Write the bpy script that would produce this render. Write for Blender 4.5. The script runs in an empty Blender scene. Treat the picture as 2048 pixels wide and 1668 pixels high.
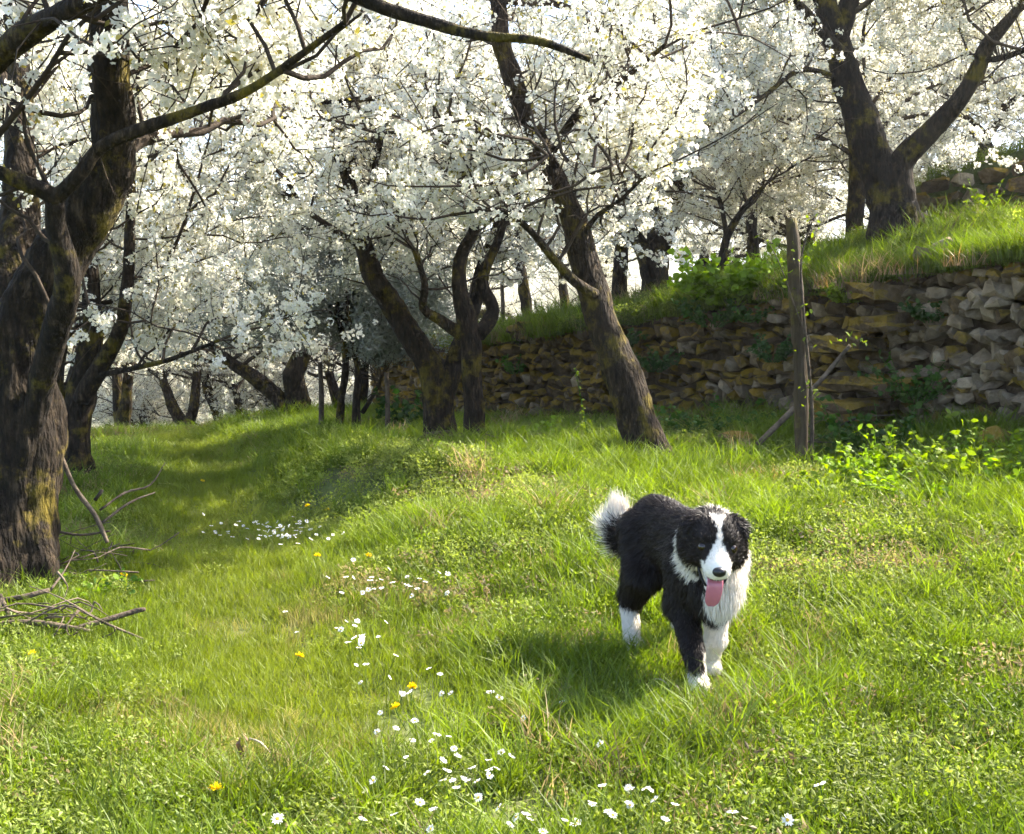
import bpy, bmesh, math, random
import numpy as np
from mathutils import Vector, Matrix, Euler
rng = np.random.default_rng(7); random.seed(7)
SC = bpy.context.scene
COL = SC.collection
# ------------------------------------------------------------------ camera
F = 2300.0; TH = math.atan(194 / 2300.0); EYE = 1.2
cam = bpy.data.objects.new('camera', bpy.data.cameras.new('camera')); COL.objects.link(cam)
cam.data.sensor_width = 36; cam.data.lens = 36 * F / 2048
cam.data.clip_start = 0.05; cam.data.clip_end = 2000
cam.location = (0, 0, EYE); cam.rotation_euler = (math.pi / 2 - TH, 0, 0)
SC.camera = cam
# ------------------------------------------------------------------ sky and sun
SUN_AZ = math.radians(62); SUN_EL = math.radians(44)        # azimuth from +Y towards +X
w = bpy.data.worlds.new('World'); SC.world = w; w.use_nodes = True
nt = w.node_tree; bg = nt.nodes['Background']
sky = nt.nodes.new('ShaderNodeTexSky'); sky.sky_type = 'NISHITA'; sky.sun_disc = False
sky.sun_elevation = SUN_EL; sky.sun_rotation = SUN_AZ; sky.dust_density = 2.0; sky.air_density = 0.8
nt.links.new(sky.outputs[0], bg.inputs[0]); bg.inputs[1].default_value = 0.15
sun = bpy.data.objects.new('sun', bpy.data.lights.new('sun', 'SUN')); COL.objects.link(sun)
sun.data.energy = 5.0; sun.data.angle = math.radians(0.53); sun.data.color = (1.0, 0.93, 0.80)
sd = Vector((math.sin(SUN_AZ) * math.cos(SUN_EL), math.cos(SUN_AZ) * math.cos(SUN_EL), math.sin(SUN_EL)))
sun.rotation_euler = sd.to_track_quat('Z', 'Y').to_euler(); sun.location = (20, 15, 25)
SC.view_settings.view_transform = 'Standard'; SC.view_settings.look = 'None'
SC.view_settings.gamma = 1; SC.view_settings.use_curve_mapping = False
SC.view_settings.exposure = 2.2
HAZE = .0005; SC.cycles.volume_bounces = 0; SC.cycles.max_bounces = 7; SC.cycles.diffuse_bounces = 4; SC.cycles.transmission_bounces = 5
SC.cycles.glossy_bounces = 2; SC.cycles.use_denoising = True
SC.cycles.sample_clamp_indirect = 6; SC.cycles.use_adaptive_sampling = True; SC.cycles.adaptive_threshold = .025; SC.cycles.adaptive_min_samples = 24

# ------------------------------------------------------------------ helpers
def P(px, py, d):
    """photo pixel + depth along +Y -> world point"""
    u = (px - 1024) / F; v = (834 - py) / F
    y = math.cos(TH) + v * math.sin(TH); z = v * math.cos(TH) - math.sin(TH)
    k = d / y
    return np.array((u * k, d, EYE + z * k))
def hash3(i, j, k, s=0):
    n = (i.astype(np.int64) * 374761393 + j.astype(np.int64) * 668265263 + k.astype(np.int64) * 2147483647 + s * 974634721) & 0x7fffffff
    n = ((n ^ (n >> 13)) * 1274126177) & 0x7fffffff
    return ((n ^ (n >> 16)) & 0xffff) / 65535.0
def vnoise(p, s=0):
    """value noise in 3D, -1..1"""
    p = np.asarray(p, float); f = np.floor(p); t = p - f; t = t * t * (3 - 2 * t); i = f.astype(np.int64)
    r = 0
    for a in (0, 1):
        for b in (0, 1):
            for c in (0, 1):
                wgt = (t[..., 0] if a else 1 - t[..., 0]) * (t[..., 1] if b else 1 - t[..., 1]) * (t[..., 2] if c else 1 - t[..., 2])
                r = r + wgt * hash3(i[..., 0] + a, i[..., 1] + b, i[..., 2] + c, s)
    return r * 2 - 1
def n2(x, y, sc, s=0):
    return vnoise(np.stack([np.asarray(x) * sc, np.asarray(y) * sc, np.zeros_like(np.asarray(x, float)) + .37], -1), s)
def sstep(a, b, x):
    t = np.clip((np.asarray(x, float) - a) / (b - a), 0, 1); return t * t * (3 - 2 * t)
def unit(v):
    return v / (np.linalg.norm(v, axis=-1, keepdims=True) + 1e-9)
def mesh_from(name, V, Fq=None, Ft=None, smooth=True):
    """fast mesh from vertex array, quads (n,4), tris (n,3)"""
    me = bpy.data.meshes.new(name)
    V = np.asarray(V, np.float32); loops = []; starts = []; tot = []; off = 0
    for A, k in ((Fq, 4), (Ft, 3)):
        if A is None or len(A) == 0: continue
        A = np.asarray(A, np.int32); loops.append(A.ravel()); n = len(A)
        starts.append(off + np.arange(n) * k); tot.append(np.full(n, k)); off += n * k
    me.vertices.add(len(V)); me.vertices.foreach_set('co', V.ravel())
    if loops:
        L = np.concatenate(loops); S = np.concatenate(starts); T = np.concatenate(tot)
        me.loops.add(len(L)); me.loops.foreach_set('vertex_index', L.astype(np.int32))
        me.polygons.add(len(S)); me.polygons.foreach_set('loop_start', S.astype(np.int32))
        me.polygons.foreach_set('use_smooth', np.full(len(S), smooth))
    me.update(calc_edges=True); me.validate()
    return me
def obj(name, me, mat=None, parent=None, kind=None, loc=None):
    o = bpy.data.objects.new(name, me); COL.objects.link(o)
    if mat is not None and me is not None and len(me.materials) == 0: me.materials.append(mat)
    if parent is not None: o.parent = parent
    if kind: o['kind'] = kind
    if loc is not None: o.location = loc
    return o
def thing(name, label, cat, loc=(0, 0, 0), group=None):
    o = bpy.data.objects.new(name, None); COL.objects.link(o); o.location = loc
    o.empty_display_size = .1
    o['label'] = label; o['category'] = cat
    if group: o['group'] = group
    return o
def tag(o, label, cat, group=None):
    o['label'] = label; o['category'] = cat
    if group: o['group'] = group
    return o
def set_attr(me, name, typ, arr, dom='POINT'):
    a = me.attributes.new(name, typ, dom)
    key = {'FLOAT': 'value', 'INT': 'value', 'FLOAT_VECTOR': 'vector', 'FLOAT_COLOR': 'color'}[typ]
    a.data.foreach_set(key, np.ascontiguousarray(arr, np.int32 if typ == 'INT' else np.float32).ravel())
def rgba(c):
    c = np.asarray(c, float); return np.concatenate([c, np.ones(c.shape[:-1] + (1,))], -1)

# ------------------------------------------------------------------ materials
def newmat(name):
    m = bpy.data.materials.new(name); m.use_nodes = True
    t = m.node_tree; t.nodes.clear()
    out = t.nodes.new('ShaderNodeOutputMaterial')
    return m, t, out
def nd(t, typ, **kw):
    n = t.nodes.new(typ)
    for k, v in kw.items():
        if k.startswith('i_'): n.inputs[k[2:]].default_value = v
        else: setattr(n, k, v)
    return n
def ramp(t, fac, stops):
    r = t.nodes.new('ShaderNodeValToRGB'); e = r.color_ramp.elements
    while len(e) < len(stops): e.new(.5)
    for q, (p, c) in zip(e, stops):
        q.position = p; q.color = (*c, 1)
    t.links.new(fac, r.inputs[0]); return r
def leafmat(name, col, trans=.45, tint=False, gloss=.06, tcol=None):
    m, t, out = newmat(name)
    if tint:
        a = nd(t, 'ShaderNodeAttribute', attribute_type='INSTANCER', attribute_name='tint')
        mul = nd(t, 'ShaderNodeMix', data_type='RGBA', blend_type='MULTIPLY'); mul.inputs[0].default_value = 1
        t.links.new(a.outputs['Color'], mul.inputs[6]); mul.inputs[7].default_value = (*col, 1); c = mul.outputs[2]
    else:
        geo = nd(t, 'ShaderNodeNewGeometry'); hs = nd(t, 'ShaderNodeHueSaturation'); hs.inputs['Color'].default_value = (*col, 1)
        mr = nd(t, 'ShaderNodeMapRange'); mr.inputs[3].default_value = .6; mr.inputs[4].default_value = 1.35
        t.links.new(geo.outputs['Random Per Island'], mr.inputs[0]); t.links.new(mr.outputs[0], hs.inputs['Value']); c = hs.outputs[0]
    d = nd(t, 'ShaderNodeBsdfDiffuse'); tr = nd(t, 'ShaderNodeBsdfTranslucent'); mx = nd(t, 'ShaderNodeMixShader'); mx.inputs[0].default_value = trans
    t.links.new(c, d.inputs[0])
    g = nd(t, 'ShaderNodeHueSaturation'); g.inputs['Saturation'].default_value = 1.1; g.inputs['Value'].default_value = 1.25 if tcol is None else tcol
    t.links.new(c, g.inputs['Color']); t.links.new(g.outputs[0], tr.inputs[0])
    t.links.new(d.outputs[0], mx.inputs[1]); t.links.new(tr.outputs[0], mx.inputs[2]); last = mx.outputs[0]
    if gloss:
        gl = nd(t, 'ShaderNodeBsdfGlossy'); gl.inputs['Roughness'].default_value = .5; gl.inputs[0].default_value = (1, 1, 1, 1)
        m2 = nd(t, 'ShaderNodeMixShader'); m2.inputs[0].default_value = gloss
        t.links.new(last, m2.inputs[1]); t.links.new(gl.outputs[0], m2.inputs[2]); last = m2.outputs[0]
    t.links.new(last, out.inputs[0]); return m
def pmat(name, col, rough=.8, attr=None, spec=.3):
    m, t, out = newmat(name); b = nd(t, 'ShaderNodeBsdfPrincipled'); b.inputs['Roughness'].default_value = rough
    b.inputs['Specular IOR Level'].default_value = spec; b.inputs['Base Color'].default_value = (*col, 1)
    if attr:
        a = nd(t, 'ShaderNodeAttribute', attribute_type='GEOMETRY', attribute_name=attr); t.links.new(a.outputs['Color'], b.inputs['Base Color'])
    t.links.new(b.outputs[0], out.inputs[0]); return m
def noisemat(name, stops, scale=8, rough=.9, bump=.3, bscale=40, stretch=(1, 1, 1), moss=None, mossup=False, mossamt=.5, mscale=5):
    m, t, out = newmat(name); b = nd(t, 'ShaderNodeBsdfPrincipled'); b.inputs['Roughness'].default_value = rough
    b.inputs['Specular IOR Level'].default_value = .2
    tc = nd(t, 'ShaderNodeTexCoord'); mp = nd(t, 'ShaderNodeMapping'); mp.inputs['Scale'].default_value = stretch
    geo = nd(t, 'ShaderNodeNewGeometry')
    t.links.new(geo.outputs['Position'], mp.inputs[0])
    n = nd(t, 'ShaderNodeTexNoise'); n.inputs['Scale'].default_value = scale; n.inputs['Detail'].default_value = 8; n.inputs['Roughness'].default_value = .65
    t.links.new(mp.outputs[0], n.inputs['Vector'])
    r = ramp(t, n.outputs[0], stops); c = r.outputs[0]
    oi = nd(t, 'ShaderNodeObjectInfo'); hv = nd(t, 'ShaderNodeHueSaturation'); mr = nd(t, 'ShaderNodeMapRange')
    mr.inputs[3].default_value = .7; mr.inputs[4].default_value = 1.3
    t.links.new(oi.outputs['Random'], mr.inputs[0]); t.links.new(mr.outputs[0], hv.inputs['Value']); t.links.new(c, hv.inputs['Color']); c = hv.outputs[0]
    if moss:
        n3 = nd(t, 'ShaderNodeTexNoise'); n3.inputs['Scale'].default_value = mscale; n3.inputs['Detail'].default_value = 10; n3.inputs['Roughness'].default_value = .7
        t.links.new(geo.outputs['Position'], n3.inputs['Vector'])
        val = n3.outputs[0]
        if mossup:
            sx = nd(t, 'ShaderNodeSeparateXYZ'); t.links.new(geo.outputs['Normal'], sx.inputs[0])
            ma = nd(t, 'ShaderNodeMath', operation='MULTIPLY_ADD'); ma.inputs[1].default_value = .22
            t.links.new(sx.outputs[2], ma.inputs[0]); t.links.new(val, ma.inputs[2]); val = ma.outputs[0]
        mr2 = nd(t, 'ShaderNodeMapRange'); mr2.inputs[1].default_value = 1 - mossamt - .03; mr2.inputs[2].default_value = 1 - mossamt + .06
        t.links.new(val, mr2.inputs[0])
        mc = ramp(t, n.outputs[0], [(.3, moss[0]), (.7, moss[1])])
        mx = nd(t, 'ShaderNodeMix', data_type='RGBA'); t.links.new(mr2.outputs[0], mx.inputs[0]); t.links.new(c, mx.inputs[6]); t.links.new(mc.outputs[0], mx.inputs[7]); c = mx.outputs[2]
    t.links.new(c, b.inputs['Base Color'])
    n4 = nd(t, 'ShaderNodeTexNoise'); n4.inputs['Scale'].default_value = bscale; n4.inputs['Detail'].default_value = 6
    t.links.new(mp.outputs[0], n4.inputs['Vector'])
    bp = nd(t, 'ShaderNodeBump'); bp.inputs['Strength'].default_value = bump; bp.inputs['Distance'].default_value = .045
    t.links.new(n4.outputs[0], bp.inputs['Height']); t.links.new(bp.outputs[0], b.inputs['Normal'])
    t.links.new(b.outputs[0], out.inputs[0]); return m
BARK = noisemat('cherry_bark', [(.34, (.006, .004, .0025)), (.55, (.024, .016, .009)), (.72, (.085, .059, .034))], scale=34, bump=1.0, bscale=46, stretch=(1, 1, .3),
                moss=((.045, .036, .006), (.15, .11, .014)), mossamt=.45, mscale=4.2)
TWIG = noisemat('cherry_twig', [(.3, (.02, .014, .009)), (.7, (.07, .05, .033))], scale=14, bump=.3)
DEADWOOD = noisemat('dead_wood', [(.3, (.028, .02, .014)), (.7, (.15, .115, .08))], scale=14, bump=.4)
POSTWOOD = noisemat('weathered_wood', [(.3, (.03, .022, .013)), (.7, (.12, .088, .052))], scale=16, bump=.8, bscale=40, stretch=(1, 1, .08), moss=((.07, .06, .015), (.14, .12, .03)), mossamt=.42, mscale=4)
STONE = noisemat('wall_stone', [(.25, (.035, .023, .012)), (.5, (.10, .068, .036)), (.78, (.21, .155, .095))], scale=5, bump=.7, bscale=25,
                 moss=((.10, .075, .012), (.24, .15, .02)), mossup=True, mossamt=.49, mscale=4)
PALESTONE = noisemat('pale_wall_stone', [(.25, (.06, .045, .028)), (.5, (.20, .155, .10)), (.78, (.40, .33, .23))], scale=6, bump=.6, bscale=25,
                 moss=((.10, .075, .012), (.24, .15, .02)), mossup=True, mossamt=.30, mscale=2.2)
SOIL = noisemat('soil', [(.3, (.045, .032, .02)), (.7, (.13, .095, .06))], scale=6, bump=.6, bscale=30)
GROUND = noisemat('meadow_soil', [(.3, (.05, .055, .018)), (.5, (.075, .095, .022)), (.72, (.12, .105, .05))], scale=3, bump=.5, bscale=30)
BLOSSOM = leafmat('blossom_petal', (.86, .85, .82), .55, tint=True, gloss=0, tcol=1.0)
BUDLEAF = leafmat('young_leaf', (.24, .21, .05), .45, tint=False, gloss=.03)
STAMEN = leafmat('stamen', (.45, .42, .12), .3, gloss=0)
GRASSM = leafmat('grass_blade', (1, 1, 1), .5, tint=True, gloss=.014)
OLIVE = leafmat('olive_leaf', (.17, .19, .15), .25, tint=True, gloss=.08)
# ------------------------------------------------------------------ generic builders
def tubes(Pt, R, sides=4, cap=True, rough=0.0, seed=0):
    """Pt (N,K,3), R (N,K) -> verts, quads: N tubes at once"""
    N, K, _ = Pt.shape
    T = unit(np.gradient(Pt, axis=1))
    avg = unit(Pt[:, -1] - Pt[:, 0])
    ref = np.where(np.abs(avg[:, 2:3]) > .8, np.array([[1., 0, 0]]), np.array([[0, 0, 1.]]))[:, None, :]
    A = unit(np.cross(T, ref)); B = np.cross(T, A)
    ang = np.arange(sides) / sides * 2 * np.pi
    dirs = A[:, :, None, :] * np.cos(ang)[None, None, :, None] + B[:, :, None, :] * np.sin(ang)[None, None, :, None]
    RR = R[:, :, None, None] * np.ones((1, 1, sides, 1))
    if rough:
        base = Pt[:, :, None, :] + dirs * RR
        nz = .55 * vnoise(base * np.array([7, 7, 3.]), seed) + .45 * vnoise(base * np.array([17, 17, 6.]), seed + 1) + .5 * vnoise(base * np.array([42, 42, 10.]), seed + 2)
        RR = RR * (1 + rough * nz[..., None])
    V = Pt[:, :, None, :] + dirs * RR
    idx = np.arange(N * K * sides).reshape(N, K, sides)
    a = idx[:, :-1, :]; b = np.roll(a, -1, axis=2); c = idx[:, 1:, :]; d = np.roll(c, -1, axis=2)
    Q = np.stack([a, b, d, c], -1).reshape(-1, 4)
    V = V.reshape(-1, 3); Tt = []
    if cap and sides > 4:
        for row in (0, K - 1):
            cen = len(V) + np.arange(N); V = np.concatenate([V, Pt[:, row]]); ring = idx[:, row, :]; nx = np.roll(ring, -1, axis=1)
            cc = np.repeat(cen[:, None], sides, 1)
            Tt.append(np.stack([cc, nx, ring] if row == 0 else [cc, ring, nx], -1).reshape(-1, 3))
    return V, Q, (np.concatenate(Tt) if Tt else None)
def catmull(pts, step):
    pts = np.asarray(pts, float); n = len(pts); out = []
    ext = np.vstack([2 * pts[0] - pts[1], pts, 2 * pts[-1] - pts[-2]])
    for i in range(n - 1):
        p0, p1, p2, p3 = ext[i:i + 4]; k = max(2, int(np.linalg.norm((p2 - p1)[:3]) / step))
        t = (np.arange(k) / k)[:, None]
        out.append(.5 * (2 * p1 + (p2 - p0) * t + (2 * p0 - 5 * p1 + 4 * p2 - p3) * t ** 2 + (3 * p1 - p0 - 3 * p2 + p3) * t ** 3))
    out.append(pts[-1:]); return np.vstack(out)
def grow(S, D, L, K, wander, up, r, droop=0.):
    N = len(S); Pt = np.zeros((N, K, 3)); Pt[:, 0] = S; d = unit(D)
    for k in range(1, K):
        d = unit(d + r.normal(0, wander, (N, 3)) + np.array([0, 0, up - droop * k / K]))
        Pt[:, k] = Pt[:, k - 1] + d * (L / (K - 1))[:, None]
    return Pt
def along(Pt, t):
    """points at fraction t (N,M) on polylines (N,K,3) -> (N,M,3), direction"""
    N, K, _ = Pt.shape; f = t * (K - 1); i = np.minimum(f.astype(int), K - 2); u = (f - i)[..., None]
    rows = np.arange(N)[:, None]; a = Pt[rows, i]; b = Pt[rows, i + 1]
    return a * (1 - u) + b * u, unit(b - a)

# instancing node group: cached per set of prototypes
_groups = {}
def scatter_group(protos):
    key = tuple(p.name for p in protos)
    if key in _groups: return _groups[key]
    g = bpy.data.node_groups.new('scatter', 'GeometryNodeTree'); g.is_modifier = True
    g.interface.new_socket('Geometry', in_out='INPUT', socket_type='NodeSocketGeometry')
    g.interface.new_socket('Geometry', in_out='OUTPUT', socket_type='NodeSocketGeometry')
    gi = g.nodes.new('NodeGroupInput'); go = g.nodes.new('NodeGroupOutput')
    jn = g.nodes.new('GeometryNodeJoinGeometry')
    for p in protos:
        oi = g.nodes.new('GeometryNodeObjectInfo'); oi.inputs[0].default_value = p; oi.transform_space = 'ORIGINAL'
        ti = g.nodes.new('GeometryNodeGeometryToInstance'); g.links.new(oi.outputs['Geometry'], ti.inputs[0]); g.links.new(ti.outputs[0], jn.inputs[0])
    ip = g.nodes.new('GeometryNodeInstanceOnPoints'); ip.inputs['Pick Instance'].default_value = True
    def na(name, typ):
        n = g.nodes.new('GeometryNodeInputNamedAttribute'); n.data_type = typ; n.inputs[0].default_value = name; return n.outputs[0]
    g.links.new(gi.outputs[0], ip.inputs['Points']); g.links.new(jn.outputs[0], ip.inputs['Instance'])
    g.links.new(na('pick', 'INT'), ip.inputs['Instance Index']); g.links.new(na('rot', 'FLOAT_VECTOR'), ip.inputs['Rotation'])
    g.links.new(na('scl', 'FLOAT'), ip.inputs['Scale']); g.links.new(ip.outputs[0], go.inputs[0])
    _groups[key] = g; return g
def scatter_mesh(name, pts, rot, scl, tint, protos, r, pick=None):
    me = bpy.data.meshes.new(name); pts = np.asarray(pts, np.float32); n = len(pts)
    me.vertices.add(n); me.vertices.foreach_set('co', pts.ravel())
    set_attr(me, 'rot', 'FLOAT_VECTOR', rot); set_attr(me, 'scl', 'FLOAT', scl); set_attr(me, 'tint', 'FLOAT_COLOR', rgba(tint))
    set_attr(me, 'pick', 'INT', r.integers(0, len(protos), n) if pick is None else pick); me.update(); return me
def scatter_obj(name, me, protos, parent=None, kind='stuff'):
    o = obj(name, me, None, parent, kind)
    md = o.modifiers.new('scatter', 'NODES'); md.node_group = scatter_group(protos); return o
def proto(name, V, T, mats, midx=None):
    me = mesh_from(name, V, None, T, smooth=False)
    for m in mats: me.materials.append(m)
    if midx is not None: me.polygons.foreach_set('material_index', np.asarray(midx, np.int32))
    return bpy.data.objects.new(name, me)         # never linked: only a source of geometry
# ------------------------------------------------------------------ terrain
GP = [(1024, 1660, 2.5), (100, 1660, 2.5), (2000, 1660, 2.35), (1400, 1400, 3.4), (1270, 1318, 3.85), (100, 1175, 4.9), (500, 1150, 5.0),
      (600, 1010, 7.3), (560, 1000, 7.6), (730, 945, 8.0), (900, 985, 7.0), (1290, 932, 7.7), (1605, 955, 7.4), (2040, 925, 7.0), (1700, 1000, 6.0), (2000, 1100, 4.6),
      (1900, 1300, 3.6), (880, 902, 10), (700, 875, 13), (400, 882, 17), (200, 890, 17), (300, 955, 11), (300, 1055, 7), (180, 965, 9),
      (590, 838, 17), (480, 862, 24), (250, 880, 24), (2048, 880, 7.6), (1600, 858, 9.6), (1300, 855, 11.5), (1000, 860, 14), (800, 855, 16.5), (-600, 1100, 6), (-500, 930, 14)]
gp = np.array([P(*q) for q in GP]); gp = np.vstack([gp, [(-1.5, 0, .08), (1.5, 0, .12), (4.5, 2, .5), (-5, 1, .05), (9, 12, .6), (12, 22, .4), (4, 16, 0.1)]])
def _tps(A, B):
    r = np.linalg.norm(A[:, None, :] - B[None, :, :], axis=2); return r * r * np.log(r + 1e-6)
_K = _tps(gp[:, :2], gp[:, :2]) + .12 * np.eye(len(gp)); _Q = np.hstack([np.ones((len(gp), 1)), gp[:, :2]])
_sol = np.linalg.solve(np.block([[_K, _Q], [_Q.T, np.zeros((3, 3))]]), np.concatenate([gp[:, 2], np.zeros(3)]))
_pp = [P(600, 1400, 3.4), P(510, 1220, 4.5), P(430, 1060, 6.6), P(420, 965, 10), P(390, 905, 15), P(330, 890, 19)]
PATH = [(*_pp[i][:2], *_pp[i + 1][:2]) for i in range(5)]
_bk = [P(640, 930, 9.2), P(735, 985, 7.5), P(900, 1000, 6.9), P(1100, 985, 6.9), P(1150, 1090, 5.2)]
BANK = [(*_bk[i][:2], *_bk[i + 1][:2], a) for i, a in ((0, .24), (1, .24), (2, .10), (3, .06))]
def gz(x, y):
    x = np.asarray(x, float); y = np.asarray(y, float); sh = x.shape
    xc = np.clip(x.ravel(), -9, 12); yc = np.clip(y.ravel(), -2, 23); q = np.stack([xc, yc], 1)
    z = np.zeros(len(q))
    for s in range(0, len(q), 40000):
        a = q[s:s + 40000]; z[s:s + 40000] = _tps(a, gp[:, :2]) @ _sol[:len(gp)] + _sol[len(gp)] + a @ _sol[len(gp) + 1:]
    z = z.reshape(sh)
    far = np.clip(y - 22, 0, 24); z = z - far * .27 * sstep(4, -4, x)
    z = z - np.clip(-9 - x, 0, 30) * .08
    bank = 0
    for (ax, ay, bx, by, am) in BANK:
        t = np.clip(((x - ax) * (bx - ax) + (y - ay) * (by - ay)) / ((bx - ax) ** 2 + (by - ay) ** 2), 0, 1); q2 = (x - ax - t * (bx - ax)) ** 2 + (y - ay - t * (by - ay)) ** 2
        bank = np.maximum(bank, am * np.exp(-q2 / .16))
    for (ax, ay, bx, by) in PATH:
        t = np.clip(((x - ax) * (bx - ax) + (y - ay) * (by - ay)) / ((bx - ax) ** 2 + (by - ay) ** 2), 0, 1); bank = bank - .05 * np.exp(-((x - ax - t * (bx - ax)) ** 2 + (y - ay - t * (by - ay)) ** 2) / .35)
    z = z + bank
    return z + .055 * n2(x, y, .9, 7) * sstep(1.5, 5, y) + .028 * n2(x, y, 2.1, 3) + .012 * n2(x, y, 5.3, 4)
WY = np.array([0, 5, 6.5, 7.6, 8.7, 9.6, 10.3, 11.5, 14, 16.5, 19, 24, 40, 90.]); WX = np.array([4.3, 3.9, 3.6, 3.38, 3.13, 2.57, 2.13, 1.38, -.15, -1.25, -2.2, -3, -3, -3.])
ZT_Y = np.array([0, 6.5, 7.6, 8.7, 9.6, 10.3, 11.5, 14, 16.5, 19, 24, 40, 90.]); ZT = np.array([1.7, 1.66, 1.6, 1.55, 1.42, 1.36, 1.2, .92, .80, .72, .6, .4, .2])
def xw(y): return np.interp(y, WY, WX)
def ztop(y): return np.interp(y, ZT_Y, ZT)
def tz(x, y):
    x = np.asarray(x, float); y = np.asarray(y, float); b = np.maximum(x - xw(y), 0)
    sl = np.interp(y, [6, 8, 9.5, 11, 15, 20, 30], [.10, .16, .27, .35, .22, .07, .05]); bk = np.interp(y, [6, 9.5, 11, 15], [1.2, 1.7, 2.1, 4])
    z = ztop(y) + sl * np.minimum(b, bk) + sl * .3 * np.maximum(b - bk, 0)
    return z + .03 * n2(x, y, 1.7, 5) * np.minimum(b * 3, 1)
def grid_mesh(name, X, Y, Z, mat, kind='structure', flip=False):
    ny, nx = X.shape; idx = np.arange(nx * ny).reshape(ny, nx)
    Q = np.stack([idx[:-1, :-1], idx[:-1, 1:], idx[1:, 1:], idx[1:, :-1]], -1).reshape(-1, 4)
    o = obj(name, mesh_from(name, np.stack([X, Y, Z], -1).reshape(-1, 3), Q if not flip else Q[:, ::-1]), mat); o['kind'] = kind; return o
xs = np.concatenate([np.linspace(-150, -30, 10), np.linspace(-28, -9, 14), np.arange(-8.6, 9, .12), np.linspace(9.5, 30, 16), np.linspace(40, 150, 8)])
ys = np.concatenate([np.linspace(-60, -4, 8), np.arange(-3, 10, .12), np.arange(10, 25, .25), np.linspace(26, 90, 24), np.linspace(100, 240, 8)])
X, Y = np.meshgrid(xs, ys); grid_mesh('meadow_ground', X, Y, gz(X, Y), GROUND)
# terrace above the dry stone wall: earth face behind the stones + sloping top
sy = np.concatenate([np.arange(0, 24, .2), np.linspace(24, 90, 24)]); bb = np.concatenate([np.arange(0, 5, .2), np.linspace(5.2, 60, 26)])
Yt, Bt = np.meshgrid(sy, bb); Xt = xw(Yt) + Bt + .10; Zt = tz(Xt, Yt)
fx = np.stack([xw(sy) + .10, xw(sy) + .12]); fy = np.stack([sy, sy]); fz = np.stack([gz(fx[0], sy) - .4, ztop(sy) - .25])
grid_mesh('terrace_ground', np.vstack([fx, Xt]), np.vstack([fy, Yt]), np.vstack([fz, Zt]), GROUND, flip=True); _tg = bpy.data.objects['terrace_ground'].data; _tg.materials.append(SOIL); _mi = np.zeros(len(_tg.polygons), np.int32); _mi[:2 * (len(sy) - 1)] = 1; _tg.polygons.foreach_set('material_index', _mi)
# upper terrace behind the second wall
UA = np.array((4.25, 13.6)); UB = np.array((8.6, 11.6)); ud = unit(UB - UA); un = np.array((-ud[1], ud[0]))
s_ = np.linspace(-.3, 5.2, 24); b_ = np.concatenate([[0.0, 0.0], np.linspace(.02, 14, 14)])
US, UBk = np.meshgrid(s_, b_); UX = UA[0] + ud[0] * US + un[0] * UBk; UY = UA[1] + ud[1] * US + un[1] * UBk
UH = np.interp(US, [-.3, .4, 2, 5], [.1, .75, 1.1, 1.3]); UZ = tz(UX, UY) + UH * np.where(UBk < 6, 1, np.maximum(0, 1 - (UBk - 6) / 8)); UZ[0] = tz(UX[0], UY[0]) - .3
grid_mesh('upper_terrace_ground', UX, UY, UZ, GROUND)

# ------------------------------------------------------------------ grass
def blades(n, rad, h0, h1, wd, lean, r, segs=2):
    V = []; T = []
    for i in range(n):
        a = r.uniform(0, 6.283); q = rad * math.sqrt(r.uniform()); bx, by = q * math.cos(a), q * math.sin(a)
        h = r.uniform(h0, h1); la = r.uniform(0, 6.283); l = h * lean * r.uniform(.2, 1.2); wa = r.uniform(0, 6.283); ww = wd * r.uniform(.7, 1.3)
        cx, cy = math.cos(wa) * ww / 2, math.sin(wa) * ww / 2; k = len(V)
        for s in range(segs):
            t = s / segs; V.append((bx + math.cos(la) * l * t * t - cx * (1 - t * .5), by + math.sin(la) * l * t * t - cy * (1 - t * .5), h * t * (1 - .15 * t)))
            V.append((bx + math.cos(la) * l * t * t + cx * (1 - t * .5), by + math.sin(la) * l * t * t + cy * (1 - t * .5), h * t * (1 - .15 * t)))
        V.append((bx + math.cos(la) * l, by + math.sin(la) * l, h * .85))
        for s in range(segs - 1):
            a0 = k + 2 * s; T += [(a0, a0 + 1, a0 + 3), (a0, a0 + 3, a0 + 2)]
        a0 = k + 2 * (segs - 1); T.append((a0, a0 + 1, a0 + 2))
    return np.array(V), np.array(T)
def herbs(n, rad, h0, h1, ll, lw, r):
    V = []; T = []
    for i in range(n):
        a = r.uniform(0, 6.283); q = rad * math.sqrt(r.uniform()); c = np.array((q * math.cos(a), q * math.sin(a), r.uniform(h0, h1)))
        d = unit(np.array((*r.normal(0, 1, 2), r.normal(.25, .55)))); s = unit(np.cross(d, r.normal(0, 1, 3) * np.array((.5, .5, 1)) + np.array((0, 0, .6)))); L = ll * r.uniform(.6, 1.4); W = lw * r.uniform(.6, 1.3)
        nrm = np.cross(d, s); k = len(V)
        V += [c, c + d * L * .5 + s * W * .5 + nrm * W * .2, c + d * L, c + d * L * .5 - s * W * .5 + nrm * W * .2]; T += [(k, k + 1, k + 2), (k, k + 2, k + 3)]
    return np.array(V), np.array(T)
r0 = np.random.default_rng(11)
GR = [proto('grass_tuft_source', *blades(46, .085, .04, .11, .0038, .6, r0, 2), [GRASSM]) for _ in range(3)]
GR += [proto('tall_tuft_source', *blades(52, .065, .07, .185, .0042, .75, r0, 3), [GRASSM]) for _ in range(2)]
HB = [proto('herb_source', *herbs(115, .09, .008, .075, .016, .0085, r0), [GRASSM]) for _ in range(3)]
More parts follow.
